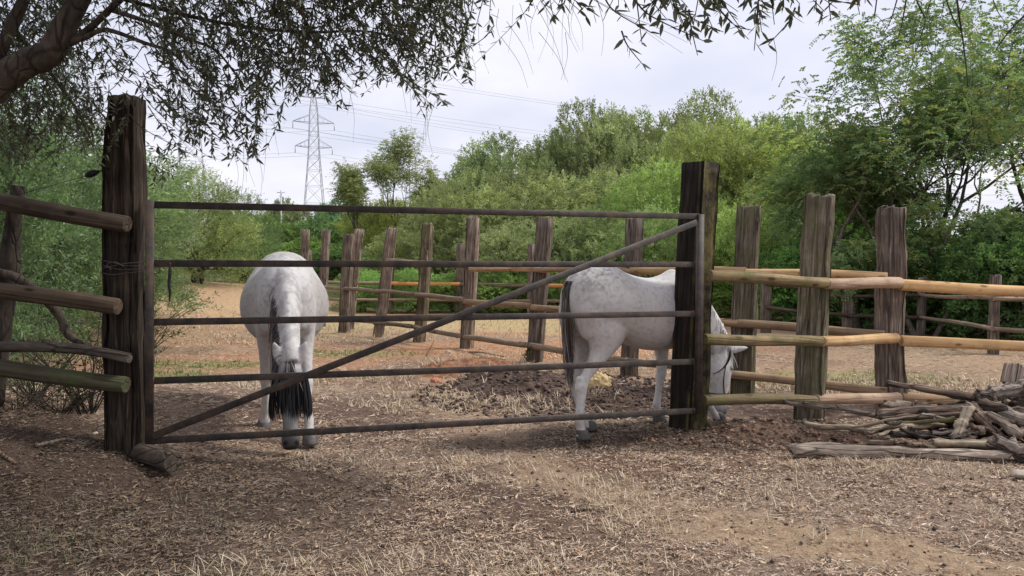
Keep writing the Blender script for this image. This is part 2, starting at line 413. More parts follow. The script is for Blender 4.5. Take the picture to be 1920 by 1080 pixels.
def ground_mat():
    m, nt, b = new_mat("ground", 0.95, 0.1)
    at = N(nt, "ShaderNodeAttribute", attribute_name="col"); tc = N(nt, "ShaderNodeTexCoord")
    n1 = N(nt, "ShaderNodeTexNoise", Scale=14.0, Detail=8.0, Roughness=0.75); nt.links.new(tc.outputs['Object'], n1.inputs['Vector'])
    n_2 = N(nt, "ShaderNodeTexNoise", Scale=70.0, Detail=5.0, Roughness=0.8); nt.links.new(tc.outputs['Object'], n_2.inputs['Vector'])
    c = mixc(nt, 1.0, at.outputs[0], ramp(nt, n1.outputs[0], [(0.30, (0.55, 0.53, 0.52)), (0.5, (1, 1, 1)), (0.72, (1.35, 1.32, 1.25))]), 'MULTIPLY')
    c = mixc(nt, 1.0, c, ramp(nt, n_2.outputs[0], [(0.32, (0.55, 0.55, 0.55)), (0.52, (1, 1, 1)), (0.72, (1.5, 1.45, 1.4))]), 'MULTIPLY')
    nt.links.new(c, b.inputs['Base Color'])
    s = N(nt, "ShaderNodeMath", operation='ADD'); nt.links.new(n1.outputs[0], s.inputs[0]); nt.links.new(n_2.outputs[0], s.inputs[1])
    bump(nt, b, s.outputs[0], 0.8, 0.03)
    return m
M['ground'] = ground_mat()

# ------------------------------------------------------------------ ground
def blob(x, y, cx, cy, rx, ry, ang=0.0, wob=0.35, s=1.6, off=0.0):
    c, sn = math.cos(ang), math.sin(ang)
    u = ((x - cx) * c + (y - cy) * sn) / rx; v = (-(x - cx) * sn + (y - cy) * c) / ry
    d = np.sqrt(u * u + v * v) + wob * 2 * (n2(x, y, s, 4, off + 9.1) - 0.5)
    return 1 - sst(0.6, 1.15, d)

TRACK = [(700, 590), (790, 650), (850, 720), (885, 790), (940, 840), (1010, 890), (1130, 930), (1290, 965), (1480, 1000), (1680, 1040), (1900, 1090)]
def track(x, y):
    pts = np.array([GH(*p)[:2] for p in TRACK]); d = np.full(np.shape(x), 9.0)
    for a, b in zip(pts[:-1], pts[1:]):
        ab = b - a; t = np.clip(((x - a[0]) * ab[0] + (y - a[1]) * ab[1]) / (ab @ ab), 0, 1)
        d = np.minimum(d, np.hypot(x - a[0] - t * ab[0], y - a[1] - t * ab[1]))
    return 1 - sst(0.12, 0.46, d + 0.5 * (n2(x, y, 2.4, 4, 40.0) - 0.5))

def ground_col(x, y):
    """colour of the soil, straw cover, bare earth and grass by place"""
    x = np.asarray(x, float); y = np.asarray(y, float)
    sh = x.shape + (1,)
    base = np.array([0.19, 0.13, 0.10]); pale = np.array([0.36, 0.265, 0.20])
    t = sst(0.30, 0.68, n2(x, y, 1.0, 5, 1.0))[..., None]
    c = base * (1 - t) + pale * t
    def put(mask, colr, amt=1.0):
        nonlocal c
        k = (np.clip(mask, 0, 1) * amt)[..., None]; c = c * (1 - k) + np.array(colr) * k
    # trodden track from the gate towards the lower right: bare ochre dirt
    tk = track(x, y)
    put(tk, (0.43, 0.315, 0.215), 0.9)
    put(blob(x, y, 1.95, 3.75, 1.05, 0.26, -0.42, 0.5, 2.2, 2.0), (0.46, 0.335, 0.22), 0.85)
    put(blob(x, y, 0.35, 4.8, 0.55, 1.5, 0.12, 0.45, 1.5, 3.0) * (1 - tk), (0.215, 0.148, 0.108), 0.6)
    put(blob(x, y, -0.6, 7.2, 0.45, 2.2, 0.25, 0.4, 1.2, 4.0), (0.33, 0.23, 0.165), 0.6)
    put(blob(x, y, 1.5, 5.75, 1.5, 0.5, 0.05, 0.45, 1.4, 13.0), (0.24, 0.148, 0.10), 0.7)
    # dark humus under the tree on the left, tree shade painted in too, and by the right gate post
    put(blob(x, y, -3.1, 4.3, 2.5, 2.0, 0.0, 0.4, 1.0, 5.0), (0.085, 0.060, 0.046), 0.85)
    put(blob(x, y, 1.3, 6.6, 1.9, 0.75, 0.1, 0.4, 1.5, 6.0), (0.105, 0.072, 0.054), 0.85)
    put(blob(x, y, 2.7, 6.6, 0.9, 0.5, 0.1, 0.4, 1.5, 6.5), (0.19, 0.118, 0.08), 0.8)
    # paddock: dry straw, orange earth, yellow grass
    far = sst(8.5, 12.0, y)
    put(far * (0.5 + 0.5 * t[..., 0]), (0.43, 0.29, 0.185), 0.85)
    put(far * sst(0.45, 0.62, n2(x, y, 0.33, 4, 7.0)), (0.46, 0.255, 0.15), 0.75)
    put(sst(10, 13, y) * blob(x, y, 0.6, 14.5, 3.4, 2.2, 0.1, 0.4, 0.7, 8.0), (0.53, 0.285, 0.155), 0.8)
    put(sst(14, 20, y) * sst(0.48, 0.6, n2(x, y, 0.22, 4, 12.0)), (0.52, 0.42, 0.22), 0.8)
    put(sst(-4, -9, x) * sst(13, 17, y), (0.50, 0.34, 0.205), 0.8)
    put(sst(4.5, 7.5, x) * sst(8.0, 9.5, y), (0.42, 0.31, 0.205), 0.8)
    # green patches
    put(blob(x, y, -4.1, 10.2, 0.9, 0.55, 0.0, 0.6, 1.7, 9.0), (0.17, 0.20, 0.06), 0.8)
    put(blob(x, y, -4.9, 12.0, 1.4, 0.6, 0.0, 0.6, 1.7, 9.5), (0.24, 0.24, 0.09), 0.6)
    put(blob(x, y, -2.9, 13.6, 1.5, 0.7, 0.0, 0.6, 1.5, 10.0), (0.30, 0.28, 0.12), 0.55)
    put(blob(x, y, 4.5, 10.5, 1.7, 0.8, 0.0, 0.6, 1.3, 11.0), (0.33, 0.31, 0.13), 0.6)
    # forest floor and far land
    put(sst(27, 34, y), (0.12, 0.13, 0.05), 1.0)
    put(sst(13.0, 17.0, y) * sst(5.5, 8.5, x), (0.13, 0.10, 0.06), 0.9)
    return c

def grid_axis(spans):
    out = []
    for a, b, n in spans: out += list(np.linspace(a, b, n, endpoint=False))
    out.append(spans[-1][1]); return np.array(out)
gx = grid_axis([(-700, -120, 8), (-120, -30, 16), (-30, -10, 40), (-10, -4.5, 70), (-4.5, 5.0, 300), (5.0, 10, 70), (10, 30, 40), (30, 120, 16), (120, 700, 8)])
gy = grid_axis([(-60, 0, 16), (0, 2.6, 26), (2.6, 9, 230), (9, 16, 120), (16, 34, 90), (34, 90, 50), (90, 260, 40), (260, 900, 12)])
XX, YY = np.meshgrid(gx, gy)
ZZ = gz(XX, YY)
near = (1 - sst(9, 16, YY)) * (np.abs(XX) < 12)
ZZ = ZZ + near * (0.045 * (n2(XX, YY, 4.0, 4, 21.0) - 0.5) + 0.034 * (n2(XX, YY, 13.0, 3, 22.0) - 0.5))
GV = np.stack([XX, YY, ZZ], -1).reshape(-1, 3)
nx, ny = len(gx), len(gy)
ii, jj = np.meshgrid(np.arange(ny - 1), np.arange(nx - 1), indexing='ij')
GF = np.stack([ii * nx + jj, ii * nx + jj + 1, (ii + 1) * nx + jj + 1, (ii + 1) * nx + jj], -1).reshape(-1, 4)
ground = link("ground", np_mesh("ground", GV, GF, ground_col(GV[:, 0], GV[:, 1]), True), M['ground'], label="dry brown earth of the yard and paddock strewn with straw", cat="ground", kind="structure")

HEAPS = [(0.12, 9.9, 0.95, 0.9, 0.20, 3.0), (1.35, 8.75, 1.15, 0.8, 0.11, 4.0), (-0.55, 11.2, 0.95, 0.85, 0.17, 6.0), (2.45, 6.75, 0.95, 0.42, 0.06, 8.0)]
def heap_z(x, y, cx, cy, rx, ry, h, seed):
    X, Y = (x - cx) / rx, (y - cy) / ry
    k = np.clip(1 - (X ** 2 + Y ** 2), 0, 1) ** 0.8
    return gsurf0(x, y) - 0.035 + k * (h * (0.35 + 1.1 * n2(x, y, 2.6, 5, seed)) + 0.10 * (n2(x, y, 11, 4, seed + 3) - 0.3)) + 0.03 * k

def gsurf(x, y):
    z = gsurf0(x, y)
    for hp in HEAPS: z = np.maximum(z, heap_z(np.asarray(x, float), np.asarray(y, float), *hp))
    return z

def gsurf0(x, y):
    x = np.asarray(x, float); y = np.asarray(y, float)
    nr = (1 - sst(9, 16, y)) * (np.abs(x) < 12)
    return gz(x, y) + nr * (0.045 * (n2(x, y, 4.0, 4, 21.0) - 0.5) + 0.034 * (n2(x, y, 13.0, 3, 22.0) - 0.5))

def ribbons(base, dirs, side, curl, length, width, k=3, droop=0.0):
    """curved ribbons: base (n,3), dirs (n,3), side (n,3) -> verts, quads, index of ribbon per vertex, t per vertex"""
    n = len(base); t = np.linspace(0, 1, k)
    L = length[:, None, None] * t[None, :, None]
    c = base[:, None] + dirs[:, None] * L + curl[:, None] * (L * t[None, :, None])
    c[..., 2] -= droop * (length[:, None] * t[None] ** 2)
    w = (width[:, None] * (1 - 0.75 * t[None] ** 1.5))[..., None] * 0.5
    a = c - side[:, None] * w; b = c + side[:, None] * w
    V = np.stack([a, b], 2).reshape(-1, 3)
    i = np.arange(n)[:, None] * (2 * k) + np.arange(k - 1)[None] * 2
    Fq = np.stack([i, i + 1, i + 3, i + 2], -1).reshape(-1, 4)
    return V, Fq, np.repeat(np.arange(n), 2 * k), np.tile(np.repeat(t, 2), n)

def A3(*a): return np.array(a, float)

def unit(v): return v / (np.linalg.norm(v, axis=-1, keepdims=True) + 1e-9)

def straw_field(n, y0, y1, seed, lmin, lmax, wid, curl=1.0, leafy=False):
    r = np.random.default_rng(int(seed))
    y = y0 + (y1 - y0) * r.random(n) ** 1.25
    x = (r.random(n) * 2 - 1) * (0.72 * y + 0.5)
    bare = np.maximum(0.85 * track(x, y), np.maximum(blob(x, y, 1.95, 3.75, 1.05, 0.28, -0.42, 0.5, 2.2, 2.0), 0.5 * blob(x, y, 0.35, 4.8, 0.55, 1.5, 0.12, 0.45, 1.5, 3.0)))
    clump = sst(0.38, 0.58, n2(x, y, 3.0, 3, 31.0)) * (0.35 + 0.65 * sst(0.36, 0.56, n2(x, y, 0.9, 3, 33.0)))
    keep = r.random(n) < (1 - 0.95 * bare) * (0.22 + 0.78 * clump)
    x, y = x[keep], y[keep]; n = len(x)
    z = gsurf(x, y) + 0.002 + 0.012 * r.random(n) ** 2
    yaw = r.random(n) * 2 * np.pi
    tilt = (r.random(n) - 0.3) * 0.5 * curl
    d = np.stack([np.cos(yaw), np.sin(yaw), tilt * 0.6], -1)
    sd = unit(np.stack([-np.sin(yaw), np.cos(yaw), (r.random(n) - 0.5) * 1.5], -1))
    cu = np.stack([-np.sin(yaw), np.cos(yaw), -0.3 + 0 * yaw], -1) * (r.random(n)[:, None] - 0.5) * 1.2 * curl
    ln = lmin + (lmax - lmin) * r.random(n) ** 1.6
    warm = np.array([1.05, 1.0, 0.91])
    V, Fq, idx, t = ribbons(np.stack([x, y, z], -1), d, sd, cu, ln, wid * (0.5 + r.random(n)), 3)
    pal = np.array([[0.51, 0.43, 0.36], [0.68, 0.60, 0.52], [0.37, 0.285, 0.225], [0.17, 0.122, 0.098], [0.54, 0.43, 0.29], [0.07, 0.05, 0.042], [0.37, 0.265, 0.205]])
    c = pal[r.choice(len(pal), n, p=[0.28, 0.10, 0.22, 0.14, 0.10, 0.07, 0.09])] * (0.75 + 0.5 * r.random(n))[:, None]
    if leafy:
        pal = np.array([[0.32, 0.23, 0.17], [0.46, 0.355, 0.27], [0.16, 0.11, 0.083], [0.38, 0.255, 0.175], [0.56, 0.45, 0.345]])
        c = pal[r.integers(0, 5, n)] * (0.7 + 0.6 * r.random(n))[:, None]
    dk = blob(x, y, -3.1, 4.3, 2.5, 2.0, 0.0, 0.4, 1.0, 5.0) * 0.6 + blob(x, y, 1.3, 6.6, 1.9, 0.75, 0.1, 0.4, 1.5, 6.0) * 0.5  # darker straw on dark soil; tree shade painted in at left
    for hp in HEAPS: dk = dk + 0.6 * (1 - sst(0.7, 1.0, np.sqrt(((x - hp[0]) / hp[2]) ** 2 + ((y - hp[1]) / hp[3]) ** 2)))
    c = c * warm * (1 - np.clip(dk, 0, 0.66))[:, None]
    return V, Fq, c[idx]
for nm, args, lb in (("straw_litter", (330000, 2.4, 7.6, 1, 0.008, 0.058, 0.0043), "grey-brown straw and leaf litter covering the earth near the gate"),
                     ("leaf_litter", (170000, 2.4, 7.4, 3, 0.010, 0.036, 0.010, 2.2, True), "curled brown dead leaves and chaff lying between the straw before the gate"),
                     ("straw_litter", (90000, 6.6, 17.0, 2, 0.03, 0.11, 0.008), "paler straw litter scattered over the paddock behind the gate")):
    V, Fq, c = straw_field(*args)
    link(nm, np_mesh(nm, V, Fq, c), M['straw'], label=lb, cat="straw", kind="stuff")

def grass_patch(name, n, spots, h0, h1, seed, pal, label, wid=0.004):
    """upright blades, spots = [(x, y, rx, ry, weight)]"""
    r = np.random.default_rng(int(seed))
    w = np.array([s[4] for s in spots]); which = r.choice(len(spots), n, p=w / w.sum())
    S = np.array([s[:4] for s in spots])[which]
    tuft = r.random((n // 7 + 1, 2)) * 2 - 1
    g = np.arange(n) // 7
    order = np.argsort(which, kind='stable'); S = S[order]
    gtype = g
    S = S[(g * 7).clip(0, n - 1)]
    rr = np.sqrt(r.random(n // 7 + 1))[g]; an = (r.random(n // 7 + 1) * 2 * np.pi)[g]
    x = S[:, 0] + S[:, 2] * rr * np.cos(an) + r.normal(0, 0.015, n)
    y = S[:, 1] + S[:, 3] * rr * np.sin(an) + r.normal(0, 0.015, n)
    z = gsurf(x, y) - 0.005
    yaw = r.random(n) * 2 * np.pi; lean = 0.15 + 1.5 * r.random(n) ** 1.3
    d = unit(np.stack([np.cos(yaw) * lean, np.sin(yaw) * lean, np.ones(n)], -1))
    sd = np.stack([-np.sin(yaw), np.cos(yaw), 0 * yaw], -1)
    cu = np.stack([np.cos(yaw), np.sin(yaw), -0.4 + 0 * yaw], -1) * (0.5 * r.random(n))[:, None]
    V, Fq, idx, t = ribbons(np.stack([x, y, z], -1), d, sd, cu, h0 + (h1 - h0) * r.random(n) ** 1.3, wid * (0.6 + 0.8 * r.random(n)), 4)
    pal = np.array(pal); c = pal[r.integers(0, len(pal), n)] * (0.75 + 0.5 * r.random(n))[:, None]
    return link(name, np_mesh(name, V, Fq, c[idx]), M['straw'], label=label, cat="grass", kind="stuff")
DRY = [(0.58, 0.47, 0.31), (0.52, 0.42, 0.29), (0.66, 0.57, 0.43), (0.42, 0.32, 0.21)]
grass_patch("dry_grass", 5200, [(-0.35, 3.55, 1.3, 0.22, 2), (-1.5, 3.3, 0.5, 0.2, 0.6), (-0.15, 5.3, 0.5, 0.6, 1.4), (0.65, 4.55, 0.22, 0.75, 1.5),
    (1.2, 5.0, 0.9, 0.35, 1.1), (2.7, 5.35, 0.9, 0.22, 2.4), (1.5, 4.3, 1.3, 0.5, 0.8), (-1.2, 5.6, 0.5, 0.3, 0.8), (0.3, 4.2, 1.5, 0.6, 0.5)],
    0.02, 0.105, 41, DRY, "tufts of dry yellow grass in the foreground before the gate")
grass_patch("dry_grass", 26000, [(-5.5, 17, 4.5, 2.0, 2), (-2.0, 10, 1.8, 1.6, 0.8), (-0.2, 8.4, 1.5, 0.7, 0.5), (0.8, 12.5, 2.4, 1.6, 0.8), (5.2, 9.6, 2.2, 1.0, 1.8), (0, 20, 5, 3.5, 2), (-9, 19, 4, 3, 1.5)],
    0.03, 0.13, 42, DRY, "straw-coloured stubble growing over the paddock floor", 0.009)
grass_patch("green_grass", 5200, [(-4.1, 10.2, 0.75, 0.45, 2), (-4.9, 12, 1.2, 0.5, 1), (-2.9, 13.6, 1.4, 0.6, 0.8), (4.6, 10.4, 1.6, 0.7, 0.8), (-4.9, 10.9, 0.6, 0.3, 0.7)],
    0.03, 0.10, 43, [(0.15, 0.21, 0.055), (0.20, 0.25, 0.08), (0.28, 0.30, 0.12)], "small green grass patches among the dry paddock stubble", 0.009)
grass_patch("shade_grass", 2600, [(-2.35, 3.75, 0.45, 0.25, 2), (-2.0, 4.3, 0.7, 0.35, 1.0), (-1.5, 3.35, 0.6, 0.2, 1)],
    0.015, 0.06, 44, [(0.11, 0.12, 0.06), (0.15, 0.15, 0.08), (0.2, 0.17, 0.1)], "thin olive-green grass in the shade at lower left", 0.004)

# ------------------------------------------------------------------ lumps, stones
def lump_mesh(name, rx, ry, rz, seed, rough=0.45, fr=2.2, nu=22, nv=14, flat_base=True):
    u = np.linspace(0, 2 * np.pi, nu, endpoint=False); v = np.linspace(0.0, np.pi, nv)
    U, Vv = np.meshgrid(u, v)
    d = np.stack([np.sin(Vv) * np.cos(U), np.sin(Vv) * np.sin(U), np.cos(Vv)], -1)
    k = 1 + rough * (fbm(d * fr + seed * 3.3, 5) - 0.5) * 2
    p = d * k[..., None] * np.array([rx, ry, rz])
    if flat_base: p[..., 2] = np.maximum(p[..., 2], -0.25 * rz)
    V = p.reshape(-1, 3)
    i, j = np.meshgrid(np.arange(nv - 1), np.arange(nu), indexing='ij'); j2 = (j + 1) % nu
    return np_mesh(name, V, np.stack([i * nu + j, (i + 1) * nu + j, (i + 1) * nu + j2, i * nu + j2], -1).reshape(-1, 4), smooth=True)

def heap(k, name, col, label):
    cx, cy, rx, ry, h, seed = HEAPS[k]
    n = 110
    a = np.linspace(-1, 1, n); X, Y = np.meshgrid(a, a)
    wx, wy = cx + rx * X, cy + ry * Y
    z = heap_z(wx, wy, cx, cy, rx, ry, h, seed)
    V = np.stack([wx, wy, z], -1).reshape(-1, 3)
    i, j = np.meshgrid(np.arange(n - 1), np.arange(n - 1), indexing='ij')
    q = np.stack([i * n + j, i * n + j + 1, (i + 1) * n + j + 1, (i + 1) * n + j], -1).reshape(-1, 4)
    f2 = n2(wx, wy, 17, 4, seed + 5).reshape(-1, 1)
    c = np.array(col) * (0.35 + 1.3 * f2)
    return link(name, np_mesh(name, V, q, c, True), M['heap'], label=label, cat="heap", kind="stuff")
M['heap'] = attr_mat("heap", 0.95, 0.1, (40.0, 0.55, 1.35), 0.9, 50.0)
heap(0, "manure_heap", (0.12, 0.083, 0.067), "low heap of dark brown manure and straw behind the gate")
heap(1, "manure_heap", (0.125, 0.085, 0.066), "dark churned manure lying under the white horse's belly")
heap(2, "earth_mound", (0.30, 0.155, 0.09), "small mound of reddish earth before the paddock fence posts")
heap(3, "earth_mound", (0.15, 0.098, 0.07), "low ridge of dark reddish soil beside the right gate post")

# loose clods and crumbs of manure (too many to count)
def clods(name, n, cx, cy, rx, ry, s0, s1, seed, label, col):
    r = np.random.default_rng(int(seed))
    an = r.random(n) * 2 * np.pi; rr = np.sqrt(r.random(n))
    x = cx + rx * rr * np.cos(an); y = cy + ry * rr * np.sin(an)
    s = s0 + (s1 - s0) * r.random(n) ** 3
    o = np.array([[1, 0, 0], [0, 1, 0], [-1, 0, 0], [0, -1, 0], [0, 0, 1], [0, 0, -1]], float)
    f = np.array([[0, 1, 4], [1, 2, 4], [2, 3, 4], [3, 0, 4], [1, 0, 5], [2, 1, 5], [3, 2, 5], [0, 3, 5]])
    V = o[None] * (s[:, None, None] * (0.6 + 0.8 * r.random((n, 6, 1)))) + r.normal(0, 0.2, (n, 6, 3)) * s[:, None, None]
    V[..., 2] *= 0.7
    h = gsurf(x, y)
    V = V + np.stack([x, y, h + s * 0.3], -1)[:, None]
    c = np.array(col)[None] * (0.35 + 1.5 * r.random((n, 1)) ** 1.6)
    return link(name, np_mesh(name, V.reshape(-1, 3), (f[None] + np.arange(n)[:, None, None] * 6).reshape(-1, 3), np.repeat(c, 6, 0)), M['straw'], label=label, cat="clods", kind="stuff")
clods("earth_clods", 4200, 0.2, 5.2, 3.6, 2.3, 0.002, 0.017, 51, "crumbs of dark earth scattered over the foreground ground", (0.13, 0.095, 0.075))
clods("manure_clods", 5200, 0.7, 9.2, 1.9, 1.7, 0.005, 0.036, 52, "dark manure clods scattered behind the gate", (0.105, 0.072, 0.058))
clods("earth_clods", 1200, 2.3, 6.6, 1.3, 0.6, 0.006, 0.03, 53, "reddish soil crumbs between the right gate post and the woodpile", (0.20, 0.12, 0.08))

for px, py, s, sd, lb in ((178, 812, 0.022, 1, "small pale stone on the dark earth left of the left gate post"),
                          (1411, 806, 0.03, 2, "small pale stone on dark soil between gate post and woodpile"),
                          (1587, 779, 0.035, 3, "whitish stone in the soil beside the mossy fence post"),
                          (1912, 893, 0.07, 4, "pale rounded stone at the right edge below the woodpile"),
                          (840, 662, 0.07, 5, "flat pale stone on the reddish mound before the paddock fence"),
                          (902, 655, 0.05, 6, "small whitish stone at the crest of the manure heap"),
                          (1300, 731, 0.05, 7, "tan stone just left of the right gate post in the paddock")):
    g = GH(px, py)
    o = link("stone", lump_mesh("stone", s, s * 0.8, s * 0.55, sd, 0.6, 1.9, 16, 11), M['stone'], label=lb, cat="stone", group="loose stones")
    o.location = (g.x, g.y, float(gsurf(g.x, g.y)) + s * 0.12); o.rotation_euler = (0, 0, sd)
g = GH(817, 715)
o = link("brick_fragment", lump_mesh("brick_fragment", 0.085, 0.05, 0.05, 9, 0.5, 1.2, 10, 7), M['brick'], label="broken piece of red brick on the ground behind the gate", cat="brick")
o.location = (g.x, g.y, float(gsurf(g.x, g.y)) + 0.012); o.rotation_euler = (0.1, 0.25, 0.4)
g = GH(1122, 738)
o = link("foam_lump", lump_mesh("foam_lump", 0.15, 0.12, 0.15, 12, 0.42, 4.6, 44, 30), M['sponge'], label="pale yellow crumbly lump on the manure behind the horse's hind leg", cat="foam lump")
o.location = (g.x, g.y, float(gsurf(g.x, g.y)) + 0.05)

# ------------------------------------------------------------------ posts and rails
def sleeper_mesh(name, w, d, h, seed, taper=0.0, segs=16, ragged=0.03, carve=1.0):
    """old railway sleeper stood on end: grooved faces, worn corners, ragged top; local z up"""
    r = np.random.default_rng(int(seed))
    m = 9
    per = []
    cr = 0.014
    for (x0, y0), (x1, y1) in (((-1, -1), (1, -1)), ((1, -1), (1, 1)), ((1, 1), (-1, 1)), ((-1, 1), (-1, -1))):
        for k in range(m):
            t = (k + 0.5) / m
            per.append((x0 + (x1 - x0) * t, y0 + (y1 - y0) * t))
    per = np.array(per); n = len(per)
    nrm = np.where(np.abs(per) > 0.999, np.sign(per), 0)
    pts = per * np.array([w / 2, d / 2])
    corner = (np.abs(per).min(1) > 0.85)
    pts = pts - nrm * np.where(corner, cr, 0)[:, None]
    groove = carve * np.where(r.random(n) < 0.30, 0.008 + 0.014 * r.random(n), 0.003 * r.random(n))
    zs = np.linspace(0, 1, segs) ** 0.9 * h
    V = []
    for i, z in enumerate(zs):
        g = groove * (0.4 + 1.2 * fbm(np.stack([np.arange(n) * 3.1, np.full(n, z * 1.7), np.full(n, seed * 1.3)], -1), 2))
        wob = carve * 0.024 * (fbm(np.stack([per[:, 0] * 0.9, per[:, 1] * 0.9, np.full(n, z * 2.6 + seed * 5.1)], -1), 4) - 0.5) * 2
        wob = wob - np.where(corner, 0.03 * np.clip(fbm(np.stack([per[:, 0] * 3, per[:, 1] * 3, np.full(n, z * 3.5 + seed * 2.7)], -1), 3) - 0.45, 0, 1), 0)
        sc_ = 1 - taper * (z / h)
        p = pts * sc_ + nrm * (wob - g)[:, None]
        bend = 0.014 * math.sin(z * 1.3 + seed)
        zz = np.full(n, z)
        if i == segs - 1:
            zz = z + ragged * (fbm(np.stack([per[:, 0] * 2.5, per[:, 1] * 2.5, np.full(n, seed * 2.2)], -1), 3) - 0.6) * 2
        V.append(np.column_stack([p[:, 0] + bend, p[:, 1], zz]))
    top = V[-1].copy(); ctr = top.mean(0)
    inner = ctr + (top - ctr) * np.array([0.55, 0.55, 1]); inner[:, 2] += r.normal(0, ragged * 0.25, n) + 0.006
    V.append(inner); V.append(np.repeat(ctr[None], 1, 0) + [0, 0, 0.004])
    V = np.vstack(V); L = segs + 1
    i, j = np.meshgrid(np.arange(L - 1), np.arange(n), indexing='ij'); j2 = (j + 1) % n
    Fq = np.stack([i * n + j, i * n + j2, (i + 1) * n + j2, (i + 1) * n + j], -1).reshape(-1, 4)
    k = np.arange(0, n, 2); c = L * n
    Fq = np.vstack([Fq, np.stack([(L - 1) * n + k, (L - 1) * n + (k + 1) % n, (L - 1) * n + (k + 2) % n, np.full(len(k), c)], -1)])
    return np_mesh(name, V, Fq)

def post(name, base, top, w, d, rz, seed, mat, parent=None, sink=0.25, taper=0.0, **kw):
    base, top = Vector(base), Vector(top)
    ax = (top - base).normalized(); b0 = base - ax * sink
    me = sleeper_mesh(name, w, d, (top - b0).length, seed, taper, **kw)
    o = link(name, me, M[mat], parent)
    q = Vector((0, 0, 1)).rotation_difference(ax)
    o.matrix_basis = Matrix.Translation(b0) @ q.to_matrix().to_4x4() @ Matrix.Rotation(rz, 4, 'Z')
    return o

def rail(name, a, b, r0, r1, mat, parent=None, seed=0, bend=0.012, sides=12, label=None, rough=0.05):
    a, b = Vector(a), Vector(b); L = (b - a).length
    rr = np.random.default_rng(seed + 100)
    t = np.linspace(0, 1, 9); ph = rr.random() * 6
    pts = np.column_stack([bend * np.sin(t * 5 + ph) - bend * math.sin(ph) * (1 - t), bend * np.cos(t * 4 + ph * 2) * t * (1 - t) * 3, t * L])
    rads = r0 + (r1 - r0) * t
    pts = np.vstack([pts[0] + [0, 0, 0], pts[0] + [0, 0, 0.006], pts[1:-1], pts[-1] - [0, 0, 0.006], pts[-1]])
    rads = np.concatenate([[r0 * 0.93], [r0], rads[1:-1], [r1], [r1 * 0.93]])
    V, Fq = tube(pts, rads, sides, rough, seed)
    o = link(name, np_mesh(name, V, Fq, smooth=False), M[mat], parent, label)
    me = o.data; me.polygons.foreach_set("use_smooth", np.arange(len(me.polygons)) < (len(pts) - 1) * sides)
    o.matrix_basis = frame_to(a, b, rr.random() * 6)
    return o

# gate posts ------------------------------------------------------
DL, DR = 5.29, 6.57
lb = P(238, 846, 5.36); lt = P(236, 181, 5.36)
o = post("gate_post", lb, lt, 0.262, 0.22, 0.10, 3, 'sleeper_dark', sink=0.2, ragged=0.03, segs=26, taper=0.10, carve=1.8)
tag(o, "tall dark cracked timber gate post on the left under the tree", "gate post", "gate posts")
rb = P(1286, 818, 6.80); rt = P(1317, 306, 6.80)
o = post("gate_post", rb, rt, 0.27, 0.26, math.radians(-50), 8, 'sleeper_moss', sink=0.2, ragged=0.02, segs=22)
tag(o, "tall mossy timber gate post on the right with one black side", "gate post", "gate posts")

# gate ------------------------------------------------------------
gl, gr = P(279, 500, DL), P(1313, 500, DR)
gdir = Vector((gr.x - gl.x, gr.y - gl.y, 0)).normalized(); gnor = Vector((gdir.y, -gdir.x, 0))   # towards the camera
def GP(px, py, off=0.0):
    r = ray(px, py); p0 = gl + gnor * off
    t = ((p0.x) * gnor.x + (p0.y) * gnor.y) / (r.x * gnor.x + r.y * gnor.y)
    return Vector((0, 0, CAMZ)) + r * t
gate = thing("farm_gate", (gl.x, gl.y, float(gz(gl.x, gl.y))), "wide rusty brown metal bar gate with one diagonal brace", "gate")
def gpart(name, a, b, w, h, up=(0, 0, 1), mat='gate'):
    o = link(name, bar_mesh(name, a, b, w, h, 0.0022, up), M[mat], gate); return o
gpart("stile", GP(280, 834), GP(281, 376), 0.05, 0.052, gdir)
gpart("stile", GP(1309, 775), GP(1313, 402), 0.05, 0.052, gdir)
for a, b in (((288, 384), (1308, 406)), ((288, 494), (1302, 496)), ((288, 604), (1300, 588)), ((288, 714), (1299, 678)), ((288, 826), (1301, 770))):
    gpart("bar", GP(*a), GP(*b), 0.022, 0.048)
    for q in (a, b):
        w_ = GP(*q); V, Fq = tube(np.array([w_ + Vector((0, 0, 0.027)) + gnor * 0.008, w_ + gnor * 0.014, w_ + Vector((0, 0, -0.027)) + gnor * 0.008]), 0.006, 6, 0.5, int(q[1])); link("weld_bead", np_mesh("weld_bead", V, Fq), M['gate'], gate)
gpart("brace", GP(286, 818, 0.022), GP(1306, 417, 0.022), 0.018, 0.05)
# tie wire round the post and the stile, strap hanging from the second bar
tw = thing("tie_wire", P(262, 500, 5.2), "twisted wire tying the gate to the left post", "wire")
pc = P(238, 500, 5.36)
loops = []
for k, dz in enumerate((0.02, 0.0, -0.035, 0.012)):
    ring = [pc + Vector((0.16 * math.cos(a) + (0.06 if math.cos(a) > 0.4 else 0), 0.137 * math.sin(a), dz + 0.02 * math.sin(2 * a + k))) for a in np.linspace(0, 2 * math.pi, 26)]
    loops.append(tube(np.array(ring), 0.0032, 5))
loops.append(tube(catmull([pc + Vector((0.05, -0.14, 0.0)), pc + Vector((0.0, -0.16, 0.03)), pc + Vector((-0.06, -0.15, 0.015)), pc + Vector((-0.03, -0.155, -0.02))]), 0.003, 5))
V, Fq = join(loops)
o = link("wire_loop", np_mesh("wire_loop", V, Fq), M['tie'], tw)
sp = [GP(318, 492, 0.03), GP(319, 510, 0.03), GP(317, 530, 0.03), GP(319, 548, 0.03), GP(317, 568, 0.03)]
V, Fq = tube(catmull([list(p) for p in sp]), np.interp(np.arange(17), [0, 5, 12, 16], [0.010, 0.017, 0.014, 0.004]), 8, 0.2, 4, 0.6)
